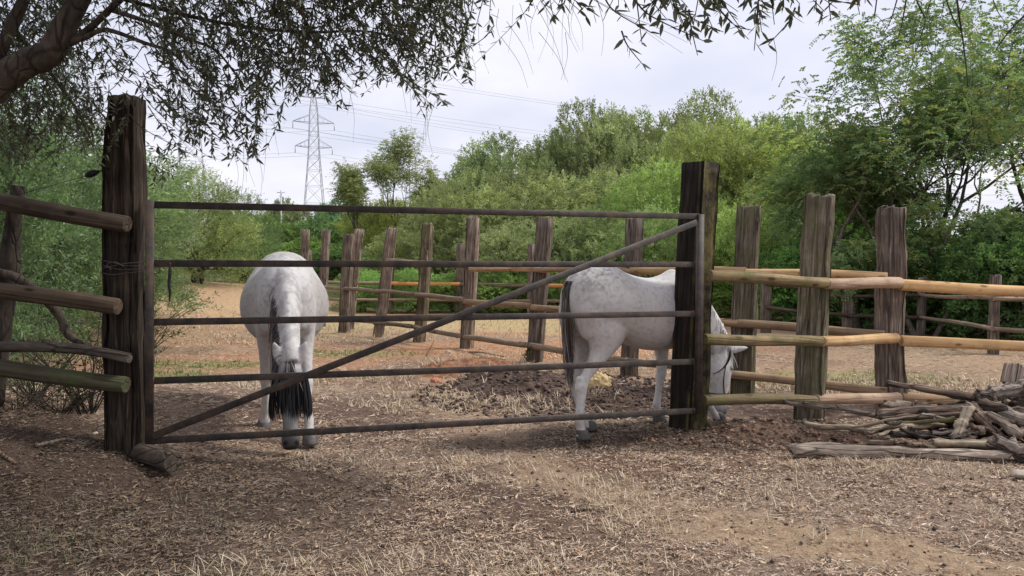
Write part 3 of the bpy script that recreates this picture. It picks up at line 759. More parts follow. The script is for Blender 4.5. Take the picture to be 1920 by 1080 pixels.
link("hanging_strap", np_mesh("hanging_strap", V, Fq, smooth=True), M['black_strap'], label="short black strap hanging from the gate's second bar by the left post", cat="strap")
# log stub at the foot of the left post
ls = thing("log_stub", P(268, 850, 5.25), "short round log lying at the foot of the left gate post", "log")
rail("log", P(262, 848, 5.25), P(326, 866, 5.03), 0.066, 0.07, 'bark_dark', ls, 7, 0.004, 16, rough=0.14)

# left fence ------------------------------------------------------
lf = thing("rail_fence", P(-16, 770, 5.62), "old dark wooden fence left of the gate with crooked stake", "fence")
V, Fq = tube(catmull([list(P(-16, 760, 5.62)), list(P(4, 600, 5.6)), list(P(20, 470, 5.58)), list(P(34, 348, 5.56))], 5), np.interp(np.linspace(0, 1, 16), [0, 0.6, 1], [0.075, 0.068, 0.045]), 10, 0.22, 3)
link("stake", np_mesh("stake", V, Fq), M['bark_dark'], lf)
rail("rail", P(-210, 337, 5.30), P(240, 420, 5.12), 0.062, 0.056, 'rail_brown', lf, 11, 0.01)
rail("rail", P(-210, 516, 5.30), P(222, 577, 5.12), 0.060, 0.055, 'rail_brown', lf, 12, 0.01)
rail("rail", P(-210, 662, 5.30), P(238, 720, 5.12), 0.062, 0.055, 'rail_dmoss', lf, 13, 0.01)
rail("rail", P(-160, 640, 5.32), P(243, 672, 5.13), 0.034, 0.036, 'bark', lf, 14, 0.03, 9, "thin crooked branch used as a rail", 0.18)
st = [P(-60, 505, 5.42), P(0, 512, 5.40), P(40, 525, 5.42), P(80, 558, 5.42), P(112, 592, 5.42), P(128, 628, 5.42), P(168, 652, 5.40)]
cc = catmull([list(p) for p in st], 4)
V, Fq = tube(cc, np.interp(np.linspace(0, 1, len(cc)), [0, 0.8, 1], [0.034, 0.032, 0.014]), 9, 0.15, 5)
link("bent_branch", np_mesh("bent_branch", V, Fq, smooth=True), M['bark_dark'], label="dark bent branch hooked behind the left fence rails", cat="branch")
# electric fence insulator on a cord
ins = thing("insulator", P(176, 326, 5.3), "black egg insulator on a thin cord beside the left gate post", "insulator")
cc = catmull([list(P(160, 330, 5.3)), list(P(168, 327, 5.3)), list(P(176, 324, 5.3)), list(P(186, 321, 5.3))], 4)
V, Fq = tube(cc, np.interp(np.linspace(0, 1, len(cc)), [0, 0.3, 0.7, 1], [0.010, 0.024, 0.022, 0.008]), 10)
o = link("body", np_mesh("body", V, Fq, smooth=True), M['black_strap'], ins)
V, Fq = join([tube([list(P(186, 321, 5.3)), list(P(204, 316, 5.28))], 0.005, 6), tube([list(P(160, 330, 5.3)), list(P(60, 358, 5.5)), list(P(-80, 392, 5.6))], 0.0022, 5)])
o = link("cord", np_mesh("cord", V, Fq), M['black_strap'], ins)

# right fence -----------------------------------------------------
rf = thing("rail_fence", GH(1516, 792), "pale round-rail fence on old sleeper posts right of the gate", "fence")
pA_b, pA_t = GH(1516, 792), None
dA = pA_b.y
pA_t = P(1541, 367, dA)
post("post", pA_b, pA_t, 0.27, 0.20, math.radians(-34), 21, 'sleeper_green', rf, ragged=0.05, segs=22, carve=1.5)
pB_b = GH(1672, 762); dB = pB_b.y
post("post", pB_b, P(1672, 389, dB), 0.29, 0.19, math.radians(-22), 22, 'sleeper_grey', rf, ragged=0.06, segs=22, carve=1.6)
q = dA - 0.15; g0 = 6.62
rail("rail", P(1330, 517, g0), P(1549, 530, q), 0.052, 0.050, 'rail_moss', rf, 31)
rail("rail", P(1549, 532, q), P(1686, 531, dB - 0.17), 0.052, 0.062, 'rail_pink', rf, 32, 0.006)
rail("rail", P(1688, 534, dB - 0.17), P(2120, 557, dB - 0.05), 0.062, 0.055, 'rail_pale', rf, 33, 0.008)
rail("rail", P(1321, 636, g0), P(1541, 640, q), 0.048, 0.050, 'rail_moss', rf, 34)
rail("rail", P(1541, 640, q), P(1679, 635, dB - 0.17), 0.050, 0.056, 'rail_pale', rf, 35, 0.006)
rail("rail", P(1689, 639, dB - 0.17), P(2120, 656, dB - 0.05), 0.058, 0.055, 'rail_pale', rf, 36, 0.008)
rail("rail", P(1319, 751, g0), P(1529, 750, q), 0.048, 0.050, 'rail_moss', rf, 37)
rail("rail", P(1529, 750, q), P(1683, 745, dB - 0.17), 0.050, 0.060, 'rail_pink', rf, 38, 0.006)
rail("rail", P(1689, 745, dB - 0.10), P(2100, 765, dB), 0.056, 0.055, 'rail_tan', rf, 39, 0.008)
pC_b = GH(2110, 775); post("post", pC_b, P(2110, 395, pC_b.y), 0.25, 0.17, 0.2, 23, 'sleeper_grey', rf)

# paddock fence running away to the left --------------------------
pf = thing("rail_fence", GH(1004, 679), "long paddock fence of leaning sleeper posts receding behind the gate", "fence")
PF = [(1390, 741, 1407, 386, 0.25, 0.17, -30, 'sleeper_green'), (1181, 706, 1190, 410, 0.21, 0.17, 10, 'sleeper_far'),
      (1004, 679, 1021, 408, 0.22, 0.17, -30, 'sleeper_far'), (876, 653, 886, 407, 0.21, 0.18, -20, 'sleeper_far'),
      (785, 641, 803, 420, 0.22, 0.16, -35, 'sleeper_green'), (708, 632, 736, 428, 0.22, 0.17, 10, 'sleeper_far'),
      (645, 624, 656, 440, 0.24, 0.17, -25, 'sleeper_grey'), (655, 617, 673, 430, 0.22, 0.17, 15, 'sleeper_far'),
      (604, 612, 610, 431, 0.20, 0.17, 5, 'sleeper_far'), (566, 606, 572, 431, 0.20, 0.17, 20, 'sleeper_far')]
pfp = []
for k, (bx, by, tx, ty, w, d, rz, mt) in enumerate(PF):
    b_ = GH(bx, by); t_ = P(tx, ty, b_.y)
    pfp.append((b_, t_)); post("post", b_, t_, w * 1.12, d * 1.1, math.radians(rz), 40 + k, mt, pf, segs=14, ragged=0.05, carve=1.3)
def prail(ax, ay, ia, bx, by, ib, r, mat, seed, off=0.14):
    ya = pfp[ia][0].y if ia is not None else dB; yb = pfp[ib][0].y if ib is not None else dB
    rail("rail", P(ax, ay, ya - off), P(bx, by, yb - off), r, r, mat, pf, seed, 0.012, 10)
prail(1664, 519, None, 1398, 510, 0, 0.048, 'rail_pale', 61)
prail(1398, 509, 0, 1188, 506, 1, 0.05, 'rail_pale', 62)
prail(1188, 507, 1, 1010, 506, 2, 0.045, 'rail_tan', 63)
prail(1010, 505, 2, 882, 504, 3, 0.045, 'rail_tan', 64)
prail(882, 499, 3, 795, 494, 4, 0.045, 'rail_weather', 65)
prail(795, 492, 4, 725, 489, 5, 0.045, 'rail_weather', 66)
prail(1659, 628, None, 1384, 607, 0, 0.050, 'rail_tan', 67)
prail(1395, 607, 0, 1183, 592, 1, 0.048, 'rail_tan', 68)
prail(1183, 592, 1, 997, 575, 2, 0.048, 'rail_tan', 69)
prail(995, 573, 2, 871, 566, 3, 0.052, 'rail_tan', 70)
prail(868, 561, 3, 779, 553, 4, 0.048, 'rail_weather', 71)
prail(777, 551, 4, 712, 546, 5, 0.045, 'rail_weather', 72)
prail(710, 546, 5, 648, 541, 6, 0.045, 'rail_weather', 73)
prail(648, 541, 6, 601, 538, 8, 0.045, 'rail_weather', 74)
prail(1663, 735, None, 1372, 702, 0, 0.050, 'rail_tan', 75)
prail(1385, 703, 0, 1178, 677, 1, 0.050, 'rail_weather', 76)
prail(1178, 677, 1, 994, 649, 2, 0.050, 'rail_weather', 77)
prail(989, 647, 2, 871, 632, 3, 0.048, 'rail_weather', 78)
prail(863, 630, 3, 774, 613, 4, 0.045, 'rail_weather', 79)
prail(772, 612, 4, 702, 605, 5, 0.045, 'rail_weather', 80)
prail(702, 604, 5, 640, 598, 6, 0.042, 'rail_weather', 81)

# fence at the edge of the wood -----------------------------------
ff = thing("rail_fence", GH(862, 588), "far post-and-rail fence with one orange rail at the wood's edge", "fence")
FF = [(573, 582, 574, 470), (728, 588, 729, 478), (862, 588, 866, 457), (997, 590, 999, 458), (1190, 594, 1192, 455)]
ffp = []
for k, (bx, by, tx, ty) in enumerate(FF):
    b_ = GH(bx, by); ffp.append(b_.y); post("post", b_, P(tx, ty, b_.y), 0.34, 0.22, 0.3 * k, 80 + k, 'sleeper_far', ff, segs=9)
for k in range(4):
    a, b = FF[k], FF[k + 1]
    rail("rail", P(a[0], 529 + k * 2, ffp[k] - 0.15), P(b[0], 531 + k * 2, ffp[k + 1] - 0.15), 0.06, 0.06, 'rail_orange' if k in (1, 3) else 'rail_weather', ff, 90 + k, 0.01, 8)
    rail("rail", P(a[0], 561 + k, ffp[k] - 0.15), P(b[0], 562 + k, ffp[k + 1] - 0.15), 0.05, 0.05, 'rail_weather', ff, 95 + k, 0.01, 8)
rr_ = thing("rail_fence", GH(1726, 630), "low weathered fence before the dark trees at far right", "fence")
RR = [(1436, 624, 1438, 503, 0.22), (1588, 622, 1592, 530, 0.26), (1726, 630, 1730, 520, 0.24), (1862, 664, 1867, 516, 0.22), (2080, 676, 2084, 520, 0.22)]
rrp = []
for k, (bx, by, tx, ty, w) in enumerate(RR):
    b_ = GH(bx, by); rrp.append(b_.y); post("post", b_, P(tx, ty, b_.y), w, 0.17, 0.2 + 0.3 * k, 110 + k, 'sleeper_far', rr_, segs=10)
for k in range(4):
    a, b = RR[k], RR[k + 1]
    for f_ in (0.30, 0.68):
        ya = a[3] + (a[1] - a[3]) * f_ - (8 if f_ < 0.5 else 10) * (k == 0); yb = b[3] + (b[1] - b[3]) * f_
        rail("rail", P(a[0], ya, rrp[k] - 0.12), P(b[0], yb, rrp[k + 1] - 0.12), 0.042, 0.042, 'rail_weather' if k > 1 else 'rail_brown', rr_, 120 + 2 * k + int(f_ > 0.5), 0.02, 8)

# ------------------------------------------------------------------ woodpile: every log is a thing
def log(a, b, r0, r1, mat, label, seed, wig=0.02, rough=0.34, name="log", cat="log", sides=12):
    """weathered branch: crooked, lumpy, with splintered ends and broken side stubs"""
    a, b = Vector(a), Vector(b); L = (b - a).length
    r = np.random.default_rng(seed)
    n = 9; t = np.linspace(0, 1, n)
    wv = np.cumsum(r.normal(0, 1, (n, 2)), 0); wv -= np.outer(1 - t, wv[0]) + np.outer(t, wv[-1])
    pts = np.column_stack([wv * wig, t * L]); pts = catmull(pts, 3); n = len(pts)
    u = np.linspace(0, 1, n)
    rad = np.interp(u, [0, 1], [r0, r1]) * (1 + .16 * np.interp(u, np.linspace(0, 1, 8), r.normal(0, 1, 8)))
    th = np.linspace(0, 2 * np.pi, sides, endpoint=False)
    fl = 1 - (.25 + .2 * r.random()) * np.clip(np.cos(th - r.random() * 6), 0, 1) ** 3 - .16 * (r.random(sides) < .3)      # a split face and long grooves
    V, Fq = tube(pts, rad, sides, rough, seed)
    W_ = V[:n * sides].reshape(n, sides, 3); c_ = pts[:, None]
    W_ = c_ + (W_ - c_) * fl[None, :, None]
    W_[0, :, 2] -= r0 * 1.1 * r.random(sides) ** 2; W_[-1, :, 2] += r1 * 1.1 * r.random(sides) ** 2
    V[:n * sides] = W_.reshape(-1, 3)
    V[-2, 2] += .4 * r0; V[-1, 2] -= .4 * r1
    nf = (n - 1) * sides; P_ = [(V, Fq)]
    for k in range(r.integers(0, 3)):
        q = pts[r.integers(4, n - 4)]; dv = unit(A3(*r.normal(0, 1, 2), .6 * r.normal()))
        P_.append(tube(np.array([q, q + dv * r0 * 1.5, q + dv * r0 * (2.0 + r.random())]), [r0 * .42, r0 * .34, r0 * .18], 6, .2, seed))
    V, Fq = join(P_)
    o = link(name, np_mesh(name, V, Fq), M[mat], label=label, cat=cat, group="woodpile logs")
    o.data.polygons.foreach_set("use_smooth", np.arange(len(o.data.polygons)) < nf)
    o.matrix_basis = frame_to(a, b, r.random() * 6)
    return o
LOGS = [  # (pixel x, pixel y, depth) of both ends, radii, material, label, waviness
 ((1490, 845, 5.72), (1880, 856, 5.66), .058, .050, 'log_grey', "long silver-grey log lying along the front of the woodpile", .02),
 ((1463, 747, 6.95), (1652, 781, 6.45), .022, .030, 'log_grey', "long thin grey branch sticking left out of the woodpile", .03),
 ((1507, 793, 6.45), (1676, 811, 6.25), .022, .026, 'log_pale', "thin pale stripped branch low on the woodpile's left side", .02),
 ((1650, 775, 6.30), (1832, 762, 6.22), .036, .034, 'log_brown', "split brown board lying level in the middle of the woodpile", .004),
 ((1652, 786, 6.24), (1815, 774, 6.20), .026, .026, 'log_brown', "thin dark board directly under the split brown board", .004),
 ((1667, 720, 6.75), (1838, 750, 6.45), .032, .042, 'log_brown', "rough brown branch slanting across the top of the woodpile", .015),
 ((1838, 742, 6.42), (1918, 732, 6.40), .058, .085, 'log_grey', "thick gnarled grey log on top of the woodpile", .01),
 ((1814, 768, 6.02), (1795, 818, 5.90), .044, .042, 'log_pale', "short pale plank propped upright in the middle of the woodpile", .003),
 ((1812, 762, 6.05), (1915, 818, 5.85), .034, .040, 'log_grey', "grey branch slanting down right past the propped plank", .015),
 ((1835, 755, 6.28), (1940, 780, 6.20), .045, .045, 'log_brown', "smooth brown pole end slanting down at the woodpile's right", .004),
 ((1688, 795, 6.10), (1790, 786, 6.05), .024, .024, 'rail_moss', "yellowish-green split stick under the brown boards", .004),
 ((1647, 817, 6.02), (1698, 804, 6.05), .016, .020, 'log_pale', "tiny pale stick end low at the woodpile's left", .006),
 ((1752, 830, 5.80), (1862, 831, 5.82), .034, .036, 'log_pale', "short round pole with a pale sawn end near the front log", .004),
 ((1866, 828, 5.72), (1960, 868, 5.60), .062, .066, 'log_grey', "fat smooth blue-grey log at the right front of the woodpile", .008),
 ((1786, 820, 5.88), (1842, 806, 5.86), .022, .034, 'log_grey', "small curved grey branch above the sawn pole", .02),
 ((1629, 830, 5.98), (1738, 838, 5.88), .030, .034, 'log_brown', "brown weathered stick lying just behind the front log", .012),
 ((1827, 777, 6.00), (1882, 826, 5.90), .030, .030, 'log_brown', "brown stick slanting steeply between the grey branches", .012),
 ((1885, 778, 6.15), (1960, 806, 6.05), .070, .070, 'log_grey', "large pale grey round log at the woodpile's right edge", .008),
 ((1700, 812, 6.20), (1900, 806, 6.15), .052, .055, 'log_dark', "dark rotten log buried in the lower woodpile", .015),
 ((1715, 795, 6.38), (1905, 790, 6.32), .060, .058, 'log_dark', "dark log buried in the middle of the woodpile", .015),
 ((1760, 772, 6.50), (1930, 762, 6.45), .062, .066, 'log_dark', "dark log deep behind the split boards", .012),
 ((1690, 838, 6.02), (1905, 842, 5.92), .048, .052, 'log_dark', "dark log wedged just above the long front log", .012),
 ((1662, 756, 6.62), (1735, 762, 6.55), .036, .030, 'log_grey', "short grey chunk at the upper left of the woodpile", .015),
 ((1760, 762, 6.55), (1850, 742, 6.60), .026, .030, 'log_brown', "brown twig lying under the rough top branch", .02),
 ((1845, 790, 6.05), (1925, 826, 5.85), .036, .032, 'log_dark', "dark stick beneath the slanting grey branch", .015),
 ((1870, 768, 6.35), (1935, 752, 6.40), .050, .055, 'log_dark', "dark stub under the gnarled top log", .012),
 ((1884, 920, 5.02), (1930, 914, 4.98), .018, .020, 'log_grey', "small loose grey stick on the straw below the woodpile", .006)]
for k, (a, b, r0, r1, mt, lbl, wg) in enumerate(LOGS):
    log(P(*a), P(*b), r0 * 1.0, r1 * 1.0, mt, lbl, 200 + k, wig=wg * .5)
rs = np.random.default_rng(909)
for k in range(26):
    px, py = rs.uniform(1690, 1900), rs.uniform(752, 842); d = float(np.interp(py, [750, 845], [6.45, 5.8])) + rs.uniform(-.08, .08)
    L_ = rs.uniform(40, 110); an = rs.normal(0, .28)
    log(P(px - L_ * math.cos(an), py - L_ * math.sin(an) * .6, d + rs.uniform(-.1, .1)), P(px + L_ * .4 * math.cos(an), py + L_ * .4 * math.sin(an) * .6, d + rs.uniform(-.1, .1)), rs.uniform(.011, .026), rs.uniform(.008, .022),
        ('log_grey', 'log_brown', 'log_dark', 'log_dark', 'log_pale')[k % 5], "thin %s stick %s %s of the woodpile" % (("silver-grey", "brown", "blackened", "rotten dark", "pale bare")[k % 5], ("sloping down right" if an > .12 else "rising to the right" if an < -.12 else "lying level"), ("high in the back" if py < 780 else "midway up the middle" if py < 812 else "low at the front") + (" left" if px < 1760 else " centre" if px < 1830 else " right")), 300 + k, wig=.012, name="stick", cat="stick", sides=7)
o = post("timber_block", P(1898, 716, 6.75), P(1905, 684, 6.78), 0.15, 0.17, 0.5, 77, 'log_grey', sink=0.02, segs=6)
tag(o, "squared grey timber block on top of the woodpile at the right edge", "timber", "woodpile logs")

def stick(pts, r, mat, label, seed=0, name="stick"):
    cc = catmull([list(p) for p in pts], 4)
    V, Fq = tube(cc, np.linspace(r, r * 0.5, len(cc)), 7, 0.2, seed)
    link(name, np_mesh(name, V, Fq, smooth=True), M[mat], label=label, cat="stick", group="sticks on the ground")
def gp(px, py, dz=0.012):
    g_ = GH(px, py); return Vector((g_.x, g_.y, float(gsurf(g_.x, g_.y)) + dz))
stick([gp(70, 838), gp(110, 832), gp(132, 830), gp(160, 840)], 0.012, 'log_pale', "pale crooked stick on the dark earth before the left fence", 1)
stick([gp(-40, 832), gp(0, 852), gp(22, 868), gp(30, 872)], 0.016, 'log_brown', "short stick on the ground at the left picture edge", 2)
stick([gp(1070, 962), gp(1100, 960), gp(1125, 962)], 0.007, 'log_dark', "tiny dark twig on the bare dirt in the middle foreground", 3)
stick([gp(880, 672, 0.10), gp(905, 675, 0.12), gp(945, 680, 0.10)], 0.022, 'log_pale', "pale split stick lying on the manure heap", 4)
stick([gp(885, 683, 0.10), gp(915, 682, 0.10), gp(950, 684, 0.08)], 0.016, 'log_pale', "thin pale stick end lying lower on the manure heap", 5)
stick([gp(800, 668, 0.02), gp(806, 660, 0.06), gp(812, 655, 0.12), gp(814, 654, 0.16)], 0.009, 'log_brown', "small forked twig standing in the reddish mound", 6)

# ------------------------------------------------------------------ horses
def loft(secs, n=26, m=4, ex=2.25):
    """closed body through elliptical sections: (centre, half axis a, half axis b)"""
    S = catmull(np.array([np.concatenate([c, a, b]) for c, a, b in secs]), m)
    th = np.linspace(0, 2 * np.pi, n, endpoint=False)
    ct, st_ = np.cos(th), np.sin(th)
    k = (np.abs(ct) ** ex + np.abs(st_) ** ex) ** (-1 / ex)
    V = S[:, None, 0:3] + (k * ct)[None, :, None] * S[:, None, 3:6] + (k * st_)[None, :, None] * S[:, None, 6:9]
    L = len(S); V = V.reshape(-1, 3)
    i, j = np.meshgrid(np.arange(L - 1), np.arange(n), indexing='ij'); j2 = (j + 1) % n
    Fq = np.stack([i * n + j, i * n + j2, (i + 1) * n + j2, (i + 1) * n + j], -1).reshape(-1, 4)
    c0, c1 = len(V), len(V) + 1
    V = np.vstack([V, S[0, 0:3], S[-1, 0:3]])
    kk = np.arange(0, n, 2)
    Fq = np.vstack([Fq, np.stack([np.full(len(kk), c0), (kk + 2) % n, (kk + 1) % n, kk], -1),
                    np.stack([np.full(len(kk), c1), (L - 1) * n + kk, (L - 1) * n + (kk + 1) % n, (L - 1) * n + (kk + 2) % n], -1)])
    return V, Fq

def egg(c, r, n=16, rot=None):
    u = np.linspace(-1, 1, 9); secs = []
    secs = [(np.array([c[0], c[1], c[2] + r[2] * z]), np.array([r[0] * math.sqrt(max(1e-4, 1 - z * z)), 0, 0]), np.array([0, r[1] * math.sqrt(max(1e-4, 1 - z * z)), 0])) for z in u]
    return loft(secs, n, 2, 2.0)

def remesh(parts, voxel, iters):
    V, Fq = join(parts)
    me = np_mesh("tmp", V, Fq)
    o = bpy.data.objects.new("tmp", me); COL.objects.link(o)
    md = o.modifiers.new("r", 'REMESH'); md.mode = 'VOXEL'; md.voxel_size = voxel
    dg = bpy.context.evaluated_depsgraph_get(); ev = o.evaluated_get(dg)
    m2 = bpy.data.meshes.new_from_object(ev)
    bpy.data.objects.remove(o); bpy.data.meshes.remove(me)
    nv = len(m2.vertices); co = np.empty(nv * 3, np.float32); m2.vertices.foreach_get("co", co); co = co.reshape(-1, 3).astype(float)
    ne = len(m2.edges); ed = np.empty(ne * 2, np.int32); m2.edges.foreach_get("vertices", ed); ed = ed.reshape(-1, 2)
    deg = np.bincount(ed.ravel(), minlength=nv)[:, None].clip(1)
    for it in range(iters):
        for lam in (0.6, -0.56):
            s_ = np.zeros_like(co)
            for a in range(3):
                s_[:, a] = np.bincount(ed[:, 0], co[ed[:, 1], a], nv) + np.bincount(ed[:, 1], co[ed[:, 0], a], nv)
            co = co + lam * (s_ / deg - co)
    m2.vertices.foreach_set("co", co.astype(np.float32).ravel())
    m2.polygons.foreach_set("use_smooth", np.ones(len(m2.polygons), bool)); m2.update()
    return m2, co

def make_horse(label, loc, heading, scale, widen, front_dx, hind_dx, neck_side, head_fwd, mane_side, fringe, halter, seed, tones, ear=(.5, .7, .4, .15), muz_z=.055, front_y=.125, head=1.0):
    H = thing("horse", loc, label, "horse", "horses", heading); H.scale = (scale, scale * 1.0, scale)
    parts = []
    A = np.array
    W = widen
    # trunk: section planes across the body axis
    T = [(-.755, 1.13, .07, .07), (-.71, 1.12, .19, .16), (-.62, 1.115, .275, .235), (-.48, 1.13, .315, .275), (-.33, 1.12, .315, .285), (-.16, 1.055, .305, .292 * W),
         (.02, 1.005, .312, .308 * W), (.19, .995, .325, .300 * W), (.34, 1.02, .345, .262 * (W * .5 + .5)), (.46, 1.045, .335, .225), (.57, 1.035, .27, .195), (.66, 1.02, .17, .14), (.69, 1.01, .08, .07)]
    parts.append(loft([(A([x, 0, z]), A([0, hy, 0]), A([0, 0, hz])) for x, z, hz, hy in T], 30, 3, 2.15))
    # spine ridge, withers, hip points, shoulder blades, buttock muscle
    parts.append(loft([(A([x, 0, z]), A([0, .055, 0]), A([0, 0, .055])) for x, z in ((-.3, 1.375), (-.1, 1.30), (.1, 1.265), (.26, 1.295), (.38, 1.345), (.50, 1.30))], 12, 3))
    for s in (-1, 1):
        parts.append(egg((-.40, .175 * s, 1.24), (.14, .085, .12)))
        parts.append(egg((-.56, .13 * s, 1.02), (.17, .115, .25)))
        parts.append(egg((.44, .145 * s, .99), (.15, .085, .25)))
        parts.append(egg((.56, .09 * s, .93), (.105, .08, .13)))
    # neck and head (lateral swing neck_side, in metres at the poll)
    ns = neck_side; hf = head_fwd
    path = [(.38, 1.13, .25, .145), (.52, 1.07, .245, .125), (.68, .97, .205, .100), (.82, .855, .17, .085), (.93, .745, .145, .078), (1.00, .665, .125, .075), (1.04, .61, .10, .07)]
    pts = A([[x, ns * max(0, (x - .38) / .66) ** 1.5, z] for x, z, _, _ in path])
    tg = np.gradient(pts, axis=0); tg = unit(tg)
    secs = []
    for (x, z, hz, hy), p, t in zip(path, pts, tg):
        side = unit(np.cross(A([0, 0, 1.0]), t)); up = np.cross(t, side)
        secs.append((p, side * hy, up * hz))
    parts.append(loft(secs, 26, 3, 2.1))
    poll = A([1.065, ns, .655]); muz = A([1.065 + hf, ns * 1.06, muz_z])
    hax = unit(muz - poll); HL = np.linalg.norm(muz - poll)
    fr = unit(A([1.0, 0, 0]) - hax * hax[0])              # out of the forehead
    sd = np.cross(hax, fr)
    HS = [(0.0, -.050, .062, .060), (.08, -.055, .088, .076), (.20, -.072, .118, .088), (.32, -.078, .128, .092), (.45, -.070, .112, .078), (.58, -.058, .088, .062), (.72, -.054, .070, .050), (.84, -.054, .070, .057), (.93, -.058, .066, .060), (.985, -.062, .050, .046), (1.0, -.060, .02, .02)]
    HS = [(t, o_ * head, d_ * head, w_ * head) for t, o_, d_, w_ in HS]
    def hc(t): return poll + hax * HL * t
    hsec = [(hc(t) + fr * o_, sd * w, fr * d) for t, o_, d, w in HS]
    parts.append(loft(hsec, 24, 3, 2.3))
    for s in (-1, 1):
        parts.append(egg(tuple(hc(.25) + fr * -.115 + sd * .045 * s), (.06, .035, .085)))         # jaw
        parts.append(egg(tuple(hc(.29) + fr * .012 + sd * .078 * s), (.022, .018, .026)))          # brow
        parts.append(egg(tuple(hc(.93) + fr * -.018 + sd * .042 * s), (.02, .016, .022)))          # nostril rim
        e0 = hc(.03) + sd * .05 * s + fr * (-.03)
        ed_ = unit(-hax * ear[0] + fr * ear[1] + sd * ear[2] * s)
        ew = unit(np.cross(ed_, fr)); et = np.cross(ed_, ew)
        parts.append(loft([(e0 + ed_ * ear[3] * t, ew * w, et * d) for t, w, d in ((-.15, .028, .026), (.12, .036, .026), (.42, .041, .022), (.70, .030, .016), (.9, .016, .011), (1.0, .007, .007))], 14, 3, 2.0))
    # legs
    FL = [(.44, .98, .115, .07), (.42, .86, .11, .085), (.40, .755, .095, .075), (.41, .66, .075, .058), (.43, .56, .060, .048), (.438, .475, .050, .043), (.44, .425, .053, .047), (.437, .375, .043, .037), (.435, .30, .034, .029), (.434, .22, .034, .029), (.434, .155, .043, .038), (.45, .105, .036, .034), (.465, .065, .044, .042), (.475, .03, .05, .046), (.48, .012, .05, .046)]
    HLg = [(-.47, 1.02, .23, .10), (-.45, .88, .205, .105), (-.44, .78, .165, .095), (-.475, .69, .115, .075), (-.535, .60, .078, .056), (-.595, .52, .058, .045), (-.63, .465, .060, .044), (-.638, .42, .058, .044), (-.628, .36, .044, .037), (-.622, .28, .038, .031), (-.618, .20, .038, .031), (-.612, .15, .045, .039), (-.592, .10, .037, .035), (-.575, .06, .046, .043), (-.565, .03, .052, .047), (-.56, .012, .052, .047)]
    hooves = []
    for k, s in enumerate((-1, 1)):
        for tab, dxs, y0, zt, y1 in ((FL, front_dx, .14, .86, front_y), (HLg, hind_dx, .145, .86, .145)):
            dx = dxs[k]; secs = []
            for x, z, a, b in tab:
                f_ = max(0, (zt - z) / zt); xx = x + dx * f_ ** 1.15; yy = s * (y0 + (y1 - y0) * f_)
                secs.append((A([xx, yy, z]), A([a, 0, 0]), A([0, b, 0])))
            parts.append(loft(secs, 18, 3, 2.1))
            if tab is HLg:                                # point of the hock
                f_ = (zt - .455) / zt
                parts.append(egg((-.665 + dx * f_ ** 1.15, s * .145, .475), (.028, .026, .05)))
            xx = tab[-1][0] + dx; yy = s * y1
            hooves.append(loft([(A([xx - .012, yy, .078]), A([.040, 0, 0]), A([0, .040, 0])), (A([xx, yy, .062]), A([.0535, 0, 0]), A([0, .051, 0])), (A([xx + .012, yy, .03]), A([.062, 0, 0]), A([0, .057, 0])), (A([xx + .02, yy, -.006]), A([.068, 0, 0]), A([0, .061, 0]))], 18, 2, 2.0))
    me, co = remesh(parts, 0.0105, 7)
    # coat colour: flecked grey coat, dark skin at the muzzle
    c = np.empty((len(co), 3)); c[:] = tones[0]
    nz = fbm(co * 3.2 + seed, 4)[:, None]; c = c * (0.86 + 0.26 * nz)
    rump = np.exp(-(((co[:, 0] + .55) / .24) ** 2 + ((co[:, 2] - 1.40) / .20) ** 2))
    dap = .8 * sst(.45, .64, .6 * fbm(co * 40 + seed * 2, 3) + .4 * fbm(co * 12 + seed, 2)) * (0.16 + 0.84 * np.clip(rump * 1.2, 0, 1))
    fleck = sst(.60, .68, fbm(co * 42 + seed * 3, 2)) * 0.30
    k_ = np.clip(dap * tones[2] + fleck * tones[2], 0, .8)[:, None]
    c = c * (1 - k_) + np.array(tones[1]) * k_
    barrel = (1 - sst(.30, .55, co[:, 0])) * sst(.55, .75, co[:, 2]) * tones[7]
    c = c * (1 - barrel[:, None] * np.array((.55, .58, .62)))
    # neck streaks
    nk = sst(.5, .7, co[:, 0]) * sst(.45, .6, co[:, 2]) * sst(.52, .64, fbm(np.stack([co[:, 0] * 20, co[:, 1] * 20, co[:, 2] * 20], -1) + seed, 2)) * .4 * tones[2]
    c = c * (1 - nk[:, None]) + np.array(tones[1]) * nk[:, None]
    # legs: a little earth-stained low down, knees and hocks greyer
    low = (1 - sst(.06, .34, co[:, 2])) * (co[:, 0] < .95) * .28
    c = c * (1 - low[:, None]) + np.array((.42, .34, .27)) * low[:, None]
    hdm = sst(.0, .10, (co - poll) @ hax) * (np.linalg.norm(co - hc(.5), axis=1) < .48) * (co[:, 0] > .85) * tones[8]
    c = c * (1 - hdm[:, None]) + np.array((.17, .16, .16)) * hdm[:, None]
    dm = np.linalg.norm(co - (muz + fr * -.03), axis=1)
    mk = (1 - sst(.07, .21, dm))[:, None]; c = c * (1 - mk) + np.array((.085, .078, .078)) * mk
    lp = (1 - sst(.045, .085, np.linalg.norm(co - (muz + hax * .015 + fr * -.055), axis=1)))[:, None]; c = c * (1 - lp) + np.array((.018, .016, .016)) * lp
    for s in (-1, 1):
        lp = (1 - sst(.010, .026, np.linalg.norm(co - (hc(.925) + fr * .004 + sd * .040 * s), axis=1)))[:, None]; c = c * (1 - lp) + np.array((.012, .010, .010)) * lp
    fl = np.exp(-(((co[:, 0] + .30) / .14) ** 2 + ((co[:, 2] - .80) / .06) ** 2))[:, None] * .35
    c = c * (1 - fl) + np.array((.34, .27, .26)) * fl
